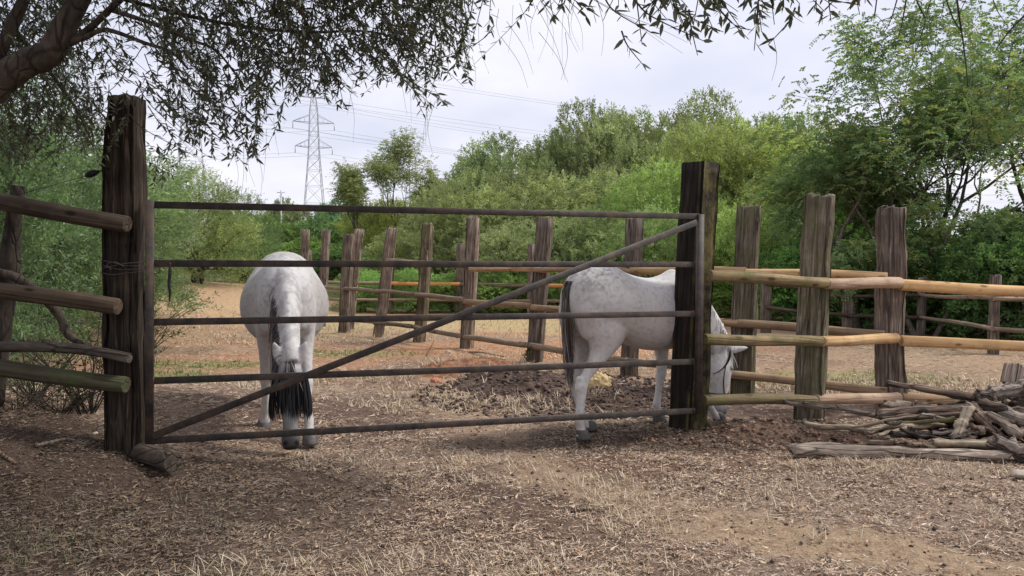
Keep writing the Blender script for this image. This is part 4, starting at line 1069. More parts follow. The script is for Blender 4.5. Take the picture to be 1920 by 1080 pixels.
    stain_shade = (1 - sst(.9, 1.3, co[:, 2])) * sst(.45, .7, co[:, 2]) * sst(.30, .60, fbm(co * 2.4 + seed * 4, 4)) * (.10 + tones[6] * sst(.02, .20, -co[:, 1])) * (co[:, 0] < .55)  # dirt on the flanks, plus the shaded side's darkening painted on one flank
    c = c * (1 - stain_shade[:, None]) + np.array((.36, .29, .23)) * stain_shade[:, None]
    for s in (-1, 1):                                     # eye surround
        de = np.linalg.norm(co - (hc(.29) + fr * -.01 + sd * .088 * s), axis=1); mk = (1 - sst(.015, .04, de))[:, None] * .7
        c = c * (1 - mk) + np.array((.09, .08, .08)) * mk
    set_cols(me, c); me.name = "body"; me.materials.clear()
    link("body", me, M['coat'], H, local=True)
    for V, Fq in hooves: link("hoof", np_mesh("hoof", V, Fq, smooth=True), M['hoof'], H, local=True)
    for s in (-1, 1):
        V, Fq = egg(tuple(hc(.30) + fr * -.010 + sd * .077 * s), (.020, .018, .020), 14)
        link("eye", np_mesh("eye", V, Fq, smooth=True), M['eye'], H, local=True)
    r = np.random.default_rng(int(seed))
    # tail
    n = 420
    root = A([-.728, 0, 1.285]); an = r.random(n) * 2 * np.pi; q = np.sqrt(r.random(n))
    b0 = root + np.stack([-.012 * q * np.abs(np.cos(an)), .034 * q * np.sin(an), .03 * (r.random(n) - .5)], -1)
    t = np.linspace(0, 1, 9); ln = .55 + .36 * r.random(n) ** .7
    sp_ = np.stack([-.008 + .018 * r.normal(0, 1, n), .021 * r.normal(0, 1, n)], -1)
    bulge = np.sin(t * np.pi * .9) ** 0.8
    C = b0[:, None] + np.stack([(-.030 * (1 - np.exp(-t * 9)))[None] + sp_[:, :1] * bulge[None] * .8 + .055 * t[None] + .010 * np.sin(5 * t[None] + 6 * sp_[:, :1] / .02), sp_[:, 1:] * (bulge[None] * 1.0 + .10 * t[None]) + .010 * np.sin(6 * t[None] + sp_[:, 1:] / .01), -ln[:, None] * t[None] + .02 * (1 - np.exp(-t * 6))[None]], -1)
    def hair(C, wid, cols, name, parent):
        k = C.shape[1]; tg = np.gradient(C, axis=1); sdv = unit(np.cross(tg, np.repeat(unit(r.normal(0, 1, (len(C), 1, 3))), k, 1)))
        w = (wid * (1 - .8 * np.linspace(0, 1, k) ** 3))[None, :, None] * .5
        V = np.stack([C - sdv * w, C + sdv * w], 2).reshape(-1, 3)
        i = np.arange(len(C))[:, None] * 2 * k + np.arange(k - 1)[None] * 2
        return link(name, np_mesh(name, V, np.stack([i, i + 1, i + 3, i + 2], -1).reshape(-1, 4), np.repeat(cols, 2 * k, 0)), M['hair'], parent, local=True, kind="stuff")
    sp1 = (sp_[:, 1] > .0 if neck_side <= 0 else sp_[:, 1] < 0)
    cm = np.where((sp_[:, 1] + .03 * r.normal(0, 1, n) > .0)[:, None], A([[.34, .31, .29]]), A([[.075, .058, .046]])) * (.7 + .6 * r.random((n, 1)))
    hair(C, .007, cm, "tail", H)
    # mane: locks from the crest down one side
    n = tones[5]
    u = r.random(n)
    cp = A([[.42, 0, 1.355], [.56, 0, 1.295], [.70, 0, 1.165], [.84, 0, 1.02], [.95, 0, .885], [1.03, 0, .775], [1.085, 0, .70]])
    cp[:, 1] = ns * np.clip((cp[:, 0] - .38) / .66, 0, 2) ** 1.5
    crest = catmull(cp, 6); ui = (u * (len(crest) - 1)).astype(int)
    b0 = crest[ui] + r.normal(0, .008, (n, 3)) - A([0, 0, .02])
    t = np.linspace(0, 1, 7); ln = tones[4] * (.6 + .6 * r.random(n)) * (.5 + .5 * u)
    ms = mane_side
    out = .115 * (1 - np.exp(-t * 3.2)); 
    C = b0[:, None] + np.stack([.02 * r.normal(0, 1, (n, 1)) * t[None] - .05 * t[None], ms * (out[None] * (.15 + 1.0 * r.random((n, 1)))), .035 * np.sin(t * np.pi)[None] - ln[:, None] * t[None] ** 1.25], -1)
    cm = np.array(tones[3])[None] * (.6 + .8 * r.random((n, 1)))
    hair(C, .007, cm, "mane", H)
    # forelock
    n = 160
    b0 = (poll + fr * .01)[None] + r.normal(0, .012, (n, 3))
    C = b0[:, None] + (hax[None, None] * (.16 + .06 * r.random((n, 1, 1))) * t[None, :, None]) + fr[None, None] * (.035 * np.sin(t * np.pi * .7))[None, :, None] + sd[None, None] * (r.normal(0, .04, (n, 1, 1)) * t[None, :, None])
    hair(C, .006, np.array(tones[3])[None] * (.6 + .8 * r.random((n, 1))), "forelock", H)
    # straps follow the head's sections
    def ring(t0, grow, n=40, tilt=0.0):
        a = np.linspace(0, 2 * np.pi, n); ts = [x[0] for x in HS]
        d_ = np.interp(t0, ts, [x[2] for x in HS]); w_ = np.interp(t0, ts, [x[3] for x in HS]); o_ = np.interp(t0, ts, [x[1] for x in HS])
        return np.array([hc(t0 + tilt * math.cos(x)) + fr * (o_ + (d_ + grow) * math.cos(x)) + sd * ((w_ + grow) * math.sin(x)) for x in a])
    def strap(pts, name, parent, wd=.012):
        V, Fq = tube(pts, wd, 8, 0, 0, .35)
        return link(name, np_mesh(name, V, Fq, smooth=True), M['black_strap'], parent, local=True)
    if halter:
        hal = link("halter", None, None, H, local=True)
        strap(ring(.66, .008), "noseband", hal)
        for s in (-1, 1):
            pts = [hc(-.03) + fr * -.02 + sd * (s * .03), hc(.0) + fr * -.03 + sd * (s * .078), hc(.12) + fr * -.045 + sd * (s * .104), hc(.24) + fr * -.10 + sd * (s * .112), hc(.34) + fr * -.175 + sd * (s * .085), hc(.38) + fr * -.215 + sd * (s * .02)]
            strap(catmull(pts, 5), "throat_strap", hal, .013)
            pts = [hc(.24) + fr * -.10 + sd * (s * .112), hc(.45) + fr * -.10 + sd * (s * .09), hc(.66) + fr * -.06 + sd * (s * .066)]
            strap(catmull(pts, 5), "cheek_strap", hal, .009)
    if fringe:
        fh = link("fly_fringe", None, None, H, local=True)
        band = ring(.17, .014); strap(band, "browband", fh, .016)
        n = 260; a = (r.random(n) - .5) * 2 * 2.0
        o_ = np.interp(.17, [x[0] for x in HS], [x[1] for x in HS]); d_ = .118 * head + .018; w_ = .088 * head + .022
        b0 = hc(.165)[None] + fr[None] * (o_ + d_ * np.cos(a))[:, None] + sd[None] * (w_ * np.sin(a))[:, None]
        t = np.linspace(0, 1, 6); ln = .265 + .05 * r.random(n)
        down = unit(A([0, 0, -1.0]) * .75 + hax * .25)
        C = b0[:, None] + down[None, None] * (ln[:, None] * t[None])[..., None] + (fr[None] * np.cos(a)[:, None] + sd[None] * np.sin(a)[:, None])[:, None] * (.020 * np.sin(t * 2.2))[None, :, None] + r.normal(0, .010, (n, 1, 3)) * t[None, :, None]
        o2 = hair(C, .011, np.tile(A([[.010, .010, .011]]), (n, 1)), "fringe_strands", fh)
    return H

hd = math.radians(29)
f_ = Vector((math.cos(hd), math.sin(hd), 0)); l_ = Vector((-math.sin(hd), math.cos(hd), 0))
hoof = GH(1089, 832); S2 = 1.03
O2 = hoof + f_ * (.70 * S2) + l_ * (.145 * S2); O2.z = float(gz(O2.x, O2.y)) + 0.012
make_horse("white flecked horse grazing side-on behind the gate with head beyond the right post", O2, hd, S2, 1.0,
           (.36, -.14), (-.13, .14), .02, -.02, -1, False, True, 2.0, ((.65, .625, .60), (.17, .15, .15), .75, (.55, .53, .51), .13, 360, .15, .10, .0), (.12, .92, .40, .21), .0, .125, 1.14)
muzzle = GH(541, 853); muzzle.y -= 0.02
h1 = math.atan2(-1.62, .50); S1 = 1.12
f1 = Vector((math.cos(h1), math.sin(h1), 0))
O1 = Vector((muzzle.x, muzzle.y, 0)) - f1 * (1.09 * S1); O1.z = float(gz(O1.x, O1.y)) + 0.012
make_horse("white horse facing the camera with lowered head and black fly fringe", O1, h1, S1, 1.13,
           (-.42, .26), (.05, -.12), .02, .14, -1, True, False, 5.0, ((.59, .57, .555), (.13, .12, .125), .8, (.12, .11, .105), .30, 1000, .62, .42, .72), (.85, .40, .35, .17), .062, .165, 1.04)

# ------------------------------------------------------------------ foliage
def leaves(base, dirs, length, width, r):
    """diamond leaves from base along dirs -> verts (n*4), quads"""
    n = len(base); rv = r.normal(0, 1, (n, 3)); sd = unit(np.cross(dirs, rv))
    mid = base + dirs * (length * .45)[:, None]
    V = np.stack([base, mid + sd * (width * .5)[:, None], base + dirs * length[:, None], mid - sd * (width * .5)[:, None]], 1).reshape(-1, 3)
    return V, np.arange(n * 4).reshape(n, 4)

def sph(r, n):
    v = r.normal(0, 1, (n, 3)); return unit(v)

def bush_proto(name, seed, w, h, nlobe, shoots, per, llen, lwid, up, pal, ground_skirt=True, shoot_len=(.35, .8), droop=0.0, gap=0.0, twist=.65):
    """crown of leafy shoots on uneven lobes, with trunk and limbs; local origin at the base"""
    r = np.random.default_rng(int(seed))
    lobes = []
    for k in range(nlobe):
        zc = 1 - 2 * (k + .5) / nlobe; a = k * 2.39996 + r.random() * .5; q = math.sqrt(1 - zc * zc)
        if zc < -.75: continue
        f = .58 + .16 * r.random()
        c_ = A3(math.cos(a) * q * w * .5 * f, math.sin(a) * q * w * .5 * f, h * (.5 + .5 * zc * f))
        rad = w * (.125 + .10 * r.random())
        lobes.append((c_, rad * A3(1, 1, h / w * (.8 + .3 * r.random())), .72 + .56 * r.random()))
    lobes.append((A3(0, 0, h * .45), A3(.3 * w, .3 * w, .34 * h), .8))
    for k in range(7):
        a = k * .9 + r.random() * .5
        lobes.append((A3(math.cos(a) * w * .34, math.sin(a) * w * .34, h * (.08 + .06 * r.random())), w * A3(.14, .14, .12), .7 + .4 * r.random()))
    vol = np.array([l[1].prod() ** (2 / 3) for l in lobes]); which = r.choice(len(lobes), shoots, p=vol / vol.sum())
    C = np.array([l[0] for l in lobes])[which]; R = np.array([l[1] for l in lobes])[which]; tone = np.array([l[2] for l in lobes])[which]
    d = sph(r, shoots); d[:, 2] = np.where(r.random(shoots) < .6, np.abs(d[:, 2]), d[:, 2])
    rr = (.55 + .45 * r.random(shoots) ** .6)
    rr *= 1 + .28 * (fbm(d * 2.2 + which[:, None] * 3.1, 3) - .5) * 2
    b = C + d * R * rr[:, None]; b[:, 2] = np.maximum(b[:, 2], .05)
    sdir = unit(d * .8 + A3(0, 0, up) + r.normal(0, .30, (shoots, 3)))
    sl = (shoot_len[0] + (shoot_len[1] - shoot_len[0]) * r.random(shoots) ** 1.5)
    stone = tone * (.7 + .6 * r.random(shoots))
    n = shoots * per; si = np.repeat(np.arange(shoots), per); t = r.random(n)
    base = b[si] + sdir[si] * (sl[si] * t)[:, None] + r.normal(0, .035, (n, 3))
    base[:, 2] -= droop * sl[si] * t * t
    ld = unit(sdir[si] * .7 + r.normal(0, twist, (n, 3)) - A3(0, 0, droop * .8))
    ln = llen * (.6 + .8 * r.random(n)); lw = lwid * (.7 + .6 * r.random(n))
    V, Fq = leaves(base, ld, ln, lw, r)
    pal = np.array(pal); pc_ = pal[r.integers(0, len(pal), shoots)]
    c = 1.6 * pc_[si] * (stone[si] * (.8 + .4 * r.random(n)))[:, None]
    crown = np_mesh(name + "_crown", V, Fq, np.repeat(c, 4, 0)); crown.materials.append(M['leaf'])
    tubes = []
    for k, l in enumerate(lobes):
        p0 = A3(.12 * w * (r.random() - .5) * .6, .12 * w * (r.random() - .5) * .6, 0); p2 = l[0]
        p1 = p0 * .5 + p2 * .45 + A3(0, 0, .08 * h) + r.normal(0, .05, 3)
        cc = catmull([p0 - A3(0, 0, .2), p0 + A3(0, 0, .12 * h), p1, p2], 3)
        tubes.append(tube(cc, np.linspace(.016 * w, .004 * w, len(cc)), 6))
    V, Fq = join(tubes); trunk = np_mesh(name + "_trunk", V, Fq, smooth=True); trunk.materials.append(M['bark'])
    return crown, trunk, w, h


OL = [(.165, .19, .105), (.19, .215, .12), (.14, .165, .095), (.21, .23, .135), (.225, .235, .13)]
YG = [(.195, .235, .095), (.22, .255, .105), (.17, .21, .09), (.245, .26, .11)]
BG = [(.12, .155, .09), (.14, .18, .10), (.10, .13, .075), (.165, .20, .115)]
protos = {}
protos['olive_a'] = bush_proto("bush", 301, 6.0, 6.6, 22, 4200, 20, .105, .040, .30, OL, shoot_len=(.2, .45))
protos['olive_b'] = bush_proto("bush", 302, 6.0, 6.0, 26, 4200, 20, .10, .040, .32, OL, shoot_len=(.2, .42))
protos['willow'] = bush_proto("bush", 303, 6.0, 6.0, 20, 4000, 19, .11, .038, .42, YG, shoot_len=(.22, .52))
protos['broad'] = bush_proto("bush", 304, 6.0, 5.8, 22, 2900, 14, .16, .085, .3, [(.10, .15, .065), (.125, .18, .075), (.16, .215, .09)], shoot_len=(.2, .45), twist=.9)
protos['left'] = bush_proto("bush", 305, 6.0, 6.0, 22, 4600, 17, .095, .030, .35, BG, shoot_len=(.25, .6))

def tree(kind, px, ptop, wpx, d, label, tint=(1, 1, 1), rz=0.0, base=None, name="bushy_tree", hs=1.0, zb=None, group="trees of the wood"):
    """a tree whose foot stands on the ground at depth d in the column px, with its top at photo row ptop"""
    crown, trunk, w, h = protos[kind]
    x = (px - CX) / F * d
    z0 = float(gz(x, d)); top = P(px, ptop, d).z
    hh = (top - z0); ww = wpx / F * d
    T = thing(name, (x, d, z0 - .03), label, "tree", group, rz)
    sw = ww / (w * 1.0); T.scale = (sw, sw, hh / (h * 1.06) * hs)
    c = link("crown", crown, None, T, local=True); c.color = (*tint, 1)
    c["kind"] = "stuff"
    link("trunk", trunk, None, T, local=True)
    return T

# wood behind the paddock, back row then front row
tree('olive_a', 865, 306, 243, 40, "olive-green tree just right of the two tall feathery trees", (1, 1, .95), 0.3)
tree('olive_b', 945, 252, 256, 42, "rounded dark olive tree left of the wood's first notch", (.85, .9, .85), 1.2)
tree('olive_a', 1030, 236, 192, 45, "narrow upright tree rising in the wood's skyline left of centre", (.95, 1, .9), 2.4)
tree('olive_b', 1110, 196, 243, 46, "tall olive tree where the wood's skyline steps up", (.95, .95, .9), 3.1)
tree('olive_a', 1205, 186, 294, 47, "broad olive tree at the left of the wood's flat top", (1, 1, .9), 4.0)
tree('olive_b', 1300, 180, 268, 47, "broad olive tree at the crown of the wood above the right post", (1.05, 1.05, .9), 5.0)
tree('willow', 1375, 206, 371, 37, "big rounded yellow-green tree above the right gate post", (1.05, 1.02, .95), 0.9)
tree('olive_a', 1478, 184, 268, 44, "olive tree at the right of the wood's flat top", (1, 1.05, .85), 1.7)
tree('olive_b', 1010, 322, 332, 33, "dusty olive bush in the middle of the wood", (1.05, 1, .95), 2.9)
tree('olive_a', 1110, 306, 345, 35, "dense olive bush right of the wood's middle", (.95, .95, .9), 0.1)
tree('willow', 1245, 290, 250, 30, "light green willowy bush left of the right gate post", (.95, 1.05, 1.0), 4.4)
tree('olive_b', 870, 342, 240, 31, "pale olive bush in the wood's front row left of centre", (1.1, 1.1, 1.0), 3.6)
tree('olive_a', 950, 400, 200, 28, "low grey-green bush behind the leaning paddock posts", (1.05, 1.05, 1.05), 1.0)
tree('olive_b', 1095, 395, 230, 28, "low grey-green bush behind the horse's back", (.95, 1.0, .95), 5.5)
tree('willow', 1230, 375, 210, 26, "light feathery bush just behind the horse's withers", (1.0, 1.1, 1.25), 2.0)
tree('willow', 1405, 372, 190, 26, "feathery green bush just right of the right gate post", (1.0, 1.1, 1.0), 3.0)
tree('olive_b', 770, 425, 230, 34, "low olive bush behind the far orange rail", (1.0, 1.0, .85), 4.1)
tree('willow', 720, 362, 190, 58, "yellow-green bush under the tall feathery trees", (1.05, .95, .8), .6)
tree('olive_b', 810, 395, 170, 52, "dull green bush under the right feathery tree", (.9, .95, .85), 5.1)
tree('olive_b', 905, 292, 190, 43, "dull olive tree filling the wood between its two leftmost crowns", (.95, 1, .95), 2.2)
tree('olive_a', 1065, 232, 200, 48, "olive tree behind the narrow upright one in the wood's skyline", (.9, .95, .9), 5.3)
tree('olive_b', 1160, 215, 230, 44, "grey-green crown just below the step in the wood's skyline", (1.1, 1.1, 1.1), 1.4)
tree('olive_a', 1255, 212, 240, 43, "grey-green crown left of the big rounded yellow-green tree", (1.1, 1.1, 1.05), 0.7)
tree('olive_b', 1440, 225, 250, 40, "dull green crown just right of the big rounded yellow-green tree", (1.05, 1.1, 1.0), 3.9)
tree('olive_a', 1060, 350, 260, 31, "soft grey-green bush behind the gate's diagonal brace", (1.15, 1.15, 1.15), 2.6)

# low growth along the far fence
for px, pt, wp, d, lbl, tn in ((680, 500, 120, 27.5, "low bright green shrub left of the orange rail", (.85, 1.1, .95)), (770, 498, 130, 27, "low bright green shrub behind the orange rail", (.85, 1.08, .95)),
                               (850, 505, 110, 27, "small green shrub at the orange rail's right end", (.8, 1.0, .9)), (940, 497, 150, 27, "low green shrub between the far fence's middle posts", (.88, 1.08, .95)),
                               (1040, 500, 130, 26.5, "low green shrub just left of the grazing horse's rump", (.8, 1.0, .9)), (1330, 500, 220, 25, "low dark shrub behind the right gate post", (.7, .85, .6))):
    tree('willow', px, pt, wp, d, lbl, tn, px * .01, name="shrub", group="shrubs along the far fence")
# left side
tree('left', 95, 190, 560, 14.5, "large blue-green bush behind the left fence", (1.0, 1.05, 1.0), 0.5, group="bushes on the left", name="bush")
tree('left', -150, -60, 560, 8.6, "tall leafy bush at the left picture edge beyond the olive trunk", (.8, .9, .85), 1.9, group="bushes on the left", name="bush")
tree('left', 15, 205, 420, 12.0, "dark green bush filling the left picture edge behind the stake", (.8, .9, .85), 3.3, group="bushes on the left", name="bush")
tree('left', 205, 262, 300, 17, "green bush between the insulator and the left gate post", (1.0, 1.05, .95), 5.6, group="bushes on the left", name="bush")
tree('left', 370, 302, 250, 27, "soft green bush seen through the gate's left end", (1.35, 1.25, 1.0), 2.5, group="bushes on the left", name="bush")
tree('left', 250, 330, 240, 24, "grey-green bush just behind the left gate post", (1.25, 1.15, 1.0), 4.5, group="bushes on the left", name="bush")
tree('left', 455, 392, 150, 31, "dark green bush right of the soft bush, left of the facing horse", (.9, 1.0, .85), 1.3, group="bushes on the left", name="bush")
# mid and far distance
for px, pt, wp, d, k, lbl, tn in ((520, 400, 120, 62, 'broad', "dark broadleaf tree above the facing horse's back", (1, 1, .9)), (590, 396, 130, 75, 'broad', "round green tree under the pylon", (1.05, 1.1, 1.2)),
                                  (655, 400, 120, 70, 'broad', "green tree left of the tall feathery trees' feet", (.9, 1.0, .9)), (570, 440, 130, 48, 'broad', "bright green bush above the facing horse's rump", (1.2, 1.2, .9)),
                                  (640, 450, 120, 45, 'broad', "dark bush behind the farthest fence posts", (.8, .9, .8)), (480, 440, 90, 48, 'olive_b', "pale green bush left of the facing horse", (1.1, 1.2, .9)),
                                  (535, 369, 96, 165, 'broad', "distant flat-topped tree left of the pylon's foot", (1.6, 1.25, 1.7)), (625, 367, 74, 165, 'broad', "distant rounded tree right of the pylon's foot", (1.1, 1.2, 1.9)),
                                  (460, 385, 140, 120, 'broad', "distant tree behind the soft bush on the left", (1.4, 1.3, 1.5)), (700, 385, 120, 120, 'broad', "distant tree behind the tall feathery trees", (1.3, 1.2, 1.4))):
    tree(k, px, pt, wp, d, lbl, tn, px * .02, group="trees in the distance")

# feathery tall trees and the pinnate-leaved trees on the right: real branching
def grow(r, p, d, length, rad, depth, tubes, tips, spread, upw, shrink, nch, seglen=4):
    pts = [p]; q = p.copy(); dd = d.copy()
    for k in range(seglen):
        dd = unit(dd + r.normal(0, .13, 3) + A3(0, 0, upw * .12)); q = q + dd * length / seglen; pts.append(q.copy())
    tubes.append(tube(np.array(pts), np.linspace(rad, rad * .62, len(pts)), 7 if rad > .03 else 5, 0, 0, 1.0, False))
    if depth <= 1: tips.append((q, dd)); tips.append((pts[seglen // 2], dd))
    if depth == 0: return
    n = nch + (r.random() < .5)
    for k in range(n):
        ax = unit(np.cross(dd, r.normal(0, 1, 3)))
        nd = unit(dd * math.cos(spread) + ax * math.sin(spread) * (.7 + .6 * r.random()) + A3(0, 0, upw * .25))
        grow(r, q if k < 2 else pts[-2], nd, length * shrink * (.8 + .4 * r.random()), rad * .62 / math.sqrt(n / 2.0), depth - 1, tubes, tips, spread, upw, shrink, nch)

def pinnate_crown(tips, r, per, frond, leaflet, pal, spread_r, pairs=7):
    P_, D_ = np.array([t[0] for t in tips]), np.array([t[1] for t in tips])
    n = len(tips) * per; ti = np.repeat(np.arange(len(tips)), per)
    off = sph(r, n) * (spread_r * r.random(n) ** .5)[:, None]; off[:, 2] *= .6
    b = P_[ti] + off; fd = unit(off * .8 / spread_r + D_[ti] * .5 + r.normal(0, .4, (n, 3)) + A3(0, 0, -.05))
    fl = frond * (.6 + .7 * r.random(n)); sd = unit(np.cross(fd, A3(0, 0, 1) + r.normal(0, .25, (n, 3))))
    t = np.linspace(.12, 1, pairs)
    k = n * pairs * 2; fi = np.repeat(np.arange(n), pairs * 2); tt = np.tile(np.repeat(t, 2), n); sg = np.tile([1, -1], n * pairs)
    base = b[fi] + fd[fi] * (fl[fi] * tt)[:, None]; base[:, 2] -= .35 * fl[fi] * tt ** 2
    ld = unit(sd[fi] * sg[:, None] + fd[fi] * .45 - A3(0, 0, .35) + r.normal(0, .15, (k, 3)))
    V, Fq = leaves(base, ld, leaflet * (.8 + .4 * r.random(k)), leaflet * .5 * (.8 + .4 * r.random(k)), r)
    pal = np.array(pal); pt = pal[r.integers(0, len(pal), len(tips))] * (.75 + .5 * r.random((len(tips), 1)))
    c = 1.25 * pt[ti][fi] * (.85 + .3 * r.random((n, 1)))[fi]
    return V, Fq, np.repeat(c, 4, 0)

ROB = [(.15, .215, .10), (.175, .24, .11), (.13, .195, .095), (.205, .255, .11), (.255, .275, .105), (.155, .22, .105)]
def branching_tree(name, foot, stems, label, seed, pal, depth=4, spread=.50, upw=.5, shrink=.74, per=9, frond=.30, leaflet=.075, spread_r=.55, nch=2, group="pinnate-leaved trees at right", bark='bark', pairs=7):
    r = np.random.default_rng(int(seed))
    T = thing(name, foot, label, "tree", group)
    tubes, tips = [], []
    for off, d, ln, rad in stems: grow(r, np.array(foot) + A3(*off), unit(A3(*d)), ln, rad, depth, tubes, tips, spread, upw, shrink, nch)
    V, Fq = join(tubes); link("trunk", np_mesh("trunk", V, Fq, smooth=True), M[bark], T)
    V, Fq, c = pinnate_crown(tips, r, per, frond, leaflet, pal, spread_r, pairs)
    link("crown", np_mesh("crown", V, Fq, c), M['leaf'], T, kind="stuff")
    return T
def foot(px, d):
    x = (px - CX) / F * d; return (x, d, float(gz(x, d)) - .1)
branching_tree("pinnate_tree", foot(1795, 21), [((0, 0, 0), (-.02, 0, 1), 2.3, .15)], "large airy tree with forked trunk and pinnate leaves at right", 401, ROB, 5, .60, .2, .80, 11, spread_r=.6, leaflet=.075)
branching_tree("pinnate_tree", foot(1900, 24), [((0, 0, 0), (.0, 0, 1), 3.0, .17), ((.6, .3, 0), (.25, 0, 1), 2.6, .12)], "airy tree with several pale stems at the right picture edge", 402, ROB, 5, .46, .4, .76, 6, spread_r=.55, leaflet=.085)
branching_tree("pinnate_tree", foot(1610, 20), [((0, 0, 0), (-.25, 0, 1), 1.9, .11), ((.3, 0, 0), (.2, 0, 1), 2.1, .11)], "leafy yellow-green tree between the mossy and grey fence posts", 403, ROB, 4, .6, .25, .76, 22, spread_r=.62, leaflet=.085)
branching_tree("pinnate_tree", foot(1735, 23), [((0, 0, 0), (.05, 0, 1), 2.7, .12)], "leafy tree behind the grey fence post reaching left over the wood", 408, ROB, 5, .6, .2, .77, 7, spread_r=.55, leaflet=.085)
branching_tree("pinnate_tree", foot(1500, 23), [((0, 0, 0), (.1, 0, 1), 2.0, .12)], "bushy green tree right of the big rounded tree", 404, ROB, 4, .55, .3, .76, 22, spread_r=.6, leaflet=.085)
branching_tree("pinnate_tree", foot(1720, 18), [((0, 0, 0), (-.3, 0, 1), 1.1, .08), ((.4, 0, 0), (.5, 0, .9), 1.2, .07)], "low dark leafy sapling behind the grey fence post", 405, ROB, 4, .7, .1, .74, 15, spread_r=.45)
branching_tree("pinnate_tree", foot(1850, 19), [((0, 0, 0), (-.3, 0, 1), 1.2, .08), ((.3, .2, 0), (.3, 0, 1), 1.2, .08)], "low dark leafy thicket at right behind the pale rails", 406, ROB[:4], 4, .7, .1, .74, 13, spread_r=.45)
for px, pt, wp, d, lbl, tn, k in ((1900, 400, 260, 17.5, "dark evergreen bush at the right edge behind the far fence", (.75, .88, .75), 'broad'), (1760, 470, 240, 20, "dark bush in the shade behind the low far fence", (.8, 1.0, .8), 'broad'),
                                  (1620, 450, 230, 21, "dark green bush behind the grey fence post", (1.0, 1.25, 1.0), 'broad'), (1500, 440, 200, 22, "green bush behind the mossy fence post", (1.05, 1.3, 1.0), 'broad'),
                                  (1990, 330, 300, 22, "dark tree mass beyond the right picture edge", (.8, .95, .8), 'broad'), (1560, 330, 220, 27, "green tree deep behind the mossy fence post", (1.2, 1.35, 1.1), 'broad'),
                                  (1700, 400, 260, 26, "shaded bush filling the wood below the large airy tree", (.9, 1.1, .9), 'broad')):
    tree(k, px, pt, wp, d, lbl, tn, px * .013, group="shaded bushes at right", name="bush")
EUC = [(.20, .235, .10), (.24, .265, .115), (.17, .20, .09), (.28, .285, .13)]
def euc(px, d, ln, lbl, seed, wid=1.0):
    branching_tree("feathery_tree", foot(px, d), [((0, 0, 0), (0, 0, 1), ln, .15)], lbl, seed, EUC, 5, .28, 1.0, .73, 8, frond=.42, leaflet=.12, spread_r=.66 * wid, nch=2, group="tall feathery trees", pairs=4)
euc(745, 56, 2.75, "tallest feathery tree standing above the wood left of centre", 501)
euc(690, 55, 2.3, "shorter feathery tree left of the tallest one", 502, .9)
euc(818, 56, 2.6, "slender feathery tree right of the tallest one", 505, .8)

# ------------------------------------------------------------------ pylons, wires, pole
def pylon(px, d, label, hgt=45.0, bw=7.2):
    x = (px - CX) / F * d; z0 = float(gz(x, d)) - 0.3
    T = thing("electricity_pylon", (x, d, z0), label, "pylon", "electricity pylons")
    H0 = hgt + CAMZ - z0 if False else hgt
    ca, sa = math.cos(.35), math.sin(.35)
    def half(z): return np.interp(z, [0, 27.5, hgt - 3, hgt], [bw / 2, 1.5, 1.0, .15])
    def W3(u, v, z): return A3(x + u * ca - v * sa, d + u * sa + v * ca, z0 + z)
    lev = [0, 7, 13, 18, 22.5, 26, 29.1, 32.5, 36.1, 39.8, 43.3, hgt]
    legs, br = [], []
    cor = [(-1, -1), (1, -1), (1, 1), (-1, 1)]
    for cx_, cy_ in cor:
        legs.append(tube(np.array([W3(cx_ * half(z), cy_ * half(z), z) for z in lev]), .10, 4))
    for a, b in zip(lev[:-1], lev[1:]):
        for k in range(4):
            c0, c1 = cor[k], cor[(k + 1) % 4]; ha, hb = half(a), half(b)
            br.append(tube(np.array([W3(c0[0] * ha, c0[1] * ha, a), W3(c1[0] * hb, c1[1] * hb, b)]), .05, 4, caps=False))
            br.append(tube(np.array([W3(c1[0] * ha, c1[1] * ha, a), W3(c0[0] * hb, c0[1] * hb, b)]), .05, 4, caps=False))
            br.append(tube(np.array([W3(c0[0] * hb, c0[1] * hb, b), W3(c1[0] * hb, c1[1] * hb, b)]), .05, 4, caps=False))
    for V, Fq in legs: link("leg", np_mesh("leg", V, Fq), M['steel'], T)
    V, Fq = join(br); link("bracing", np_mesh("bracing", V, Fq), M['steel'], T, kind="stuff")
    ends = []
    for z, al in ((29.1, 5.2), (36.1, 5.8), (43.3, 4.6)):
        for s in (-1, 1):
            h = half(z); tip = W3(s * al, 0, z + .2); parts = []
            for v in (-1, 1):
                parts.append(tube(np.array([W3(s * h, v * h, z), tip]), .09, 4)); parts.append(tube(np.array([W3(s * h, v * h, z + 2.2), tip]), .07, 4))
            for q in (.3, .6):
                parts.append(tube(np.array([W3(s * (h + (al - h) * q), -h * (1 - q), z), W3(s * (h + (al - h) * q), 0, z + 2.2 * (1 - q))]), .07, 4))
            V, Fq = join(parts); link("cross_arm", np_mesh("cross_arm", V, Fq), M['steel'], T)
            ends.append(tip - A3(0, 0, 2.0))
            V, Fq = tube(np.array([tip, tip - A3(0, 0, 2.0)]), .12, 5); link("insulator_string", np_mesh("insulator_string", V, Fq), M['steel'], T)
    return ends
e1 = pylon(590, 222, "distant lattice electricity pylon in the gap between the trees")
e2 = pylon(360, 152, "nearer lattice pylon half hidden behind the overhanging leaves")
def wires(ends, az, span, sag, rad, label, zend):
    T = thing("power_line", tuple(ends[0]), label, "power line", "power lines")
    dv = A3(math.sin(az) * span, math.cos(az) * span, zend)
    for e in ends:
        for sgn in (1, -1):
            t = np.linspace(0, 1, 40)
            pts = e[None] + sgn * dv[None] * t[:, None]; pts[:, 2] -= sag * 4 * t * (1 - t)
            V, Fq = tube(pts, rad, 4, caps=False); link("wire", np_mesh("wire", V, Fq), M['wire'], T)
wires(e1, math.radians(68), 330, 9, .026, "wires of the distant pylon dropping behind the wood", 0)
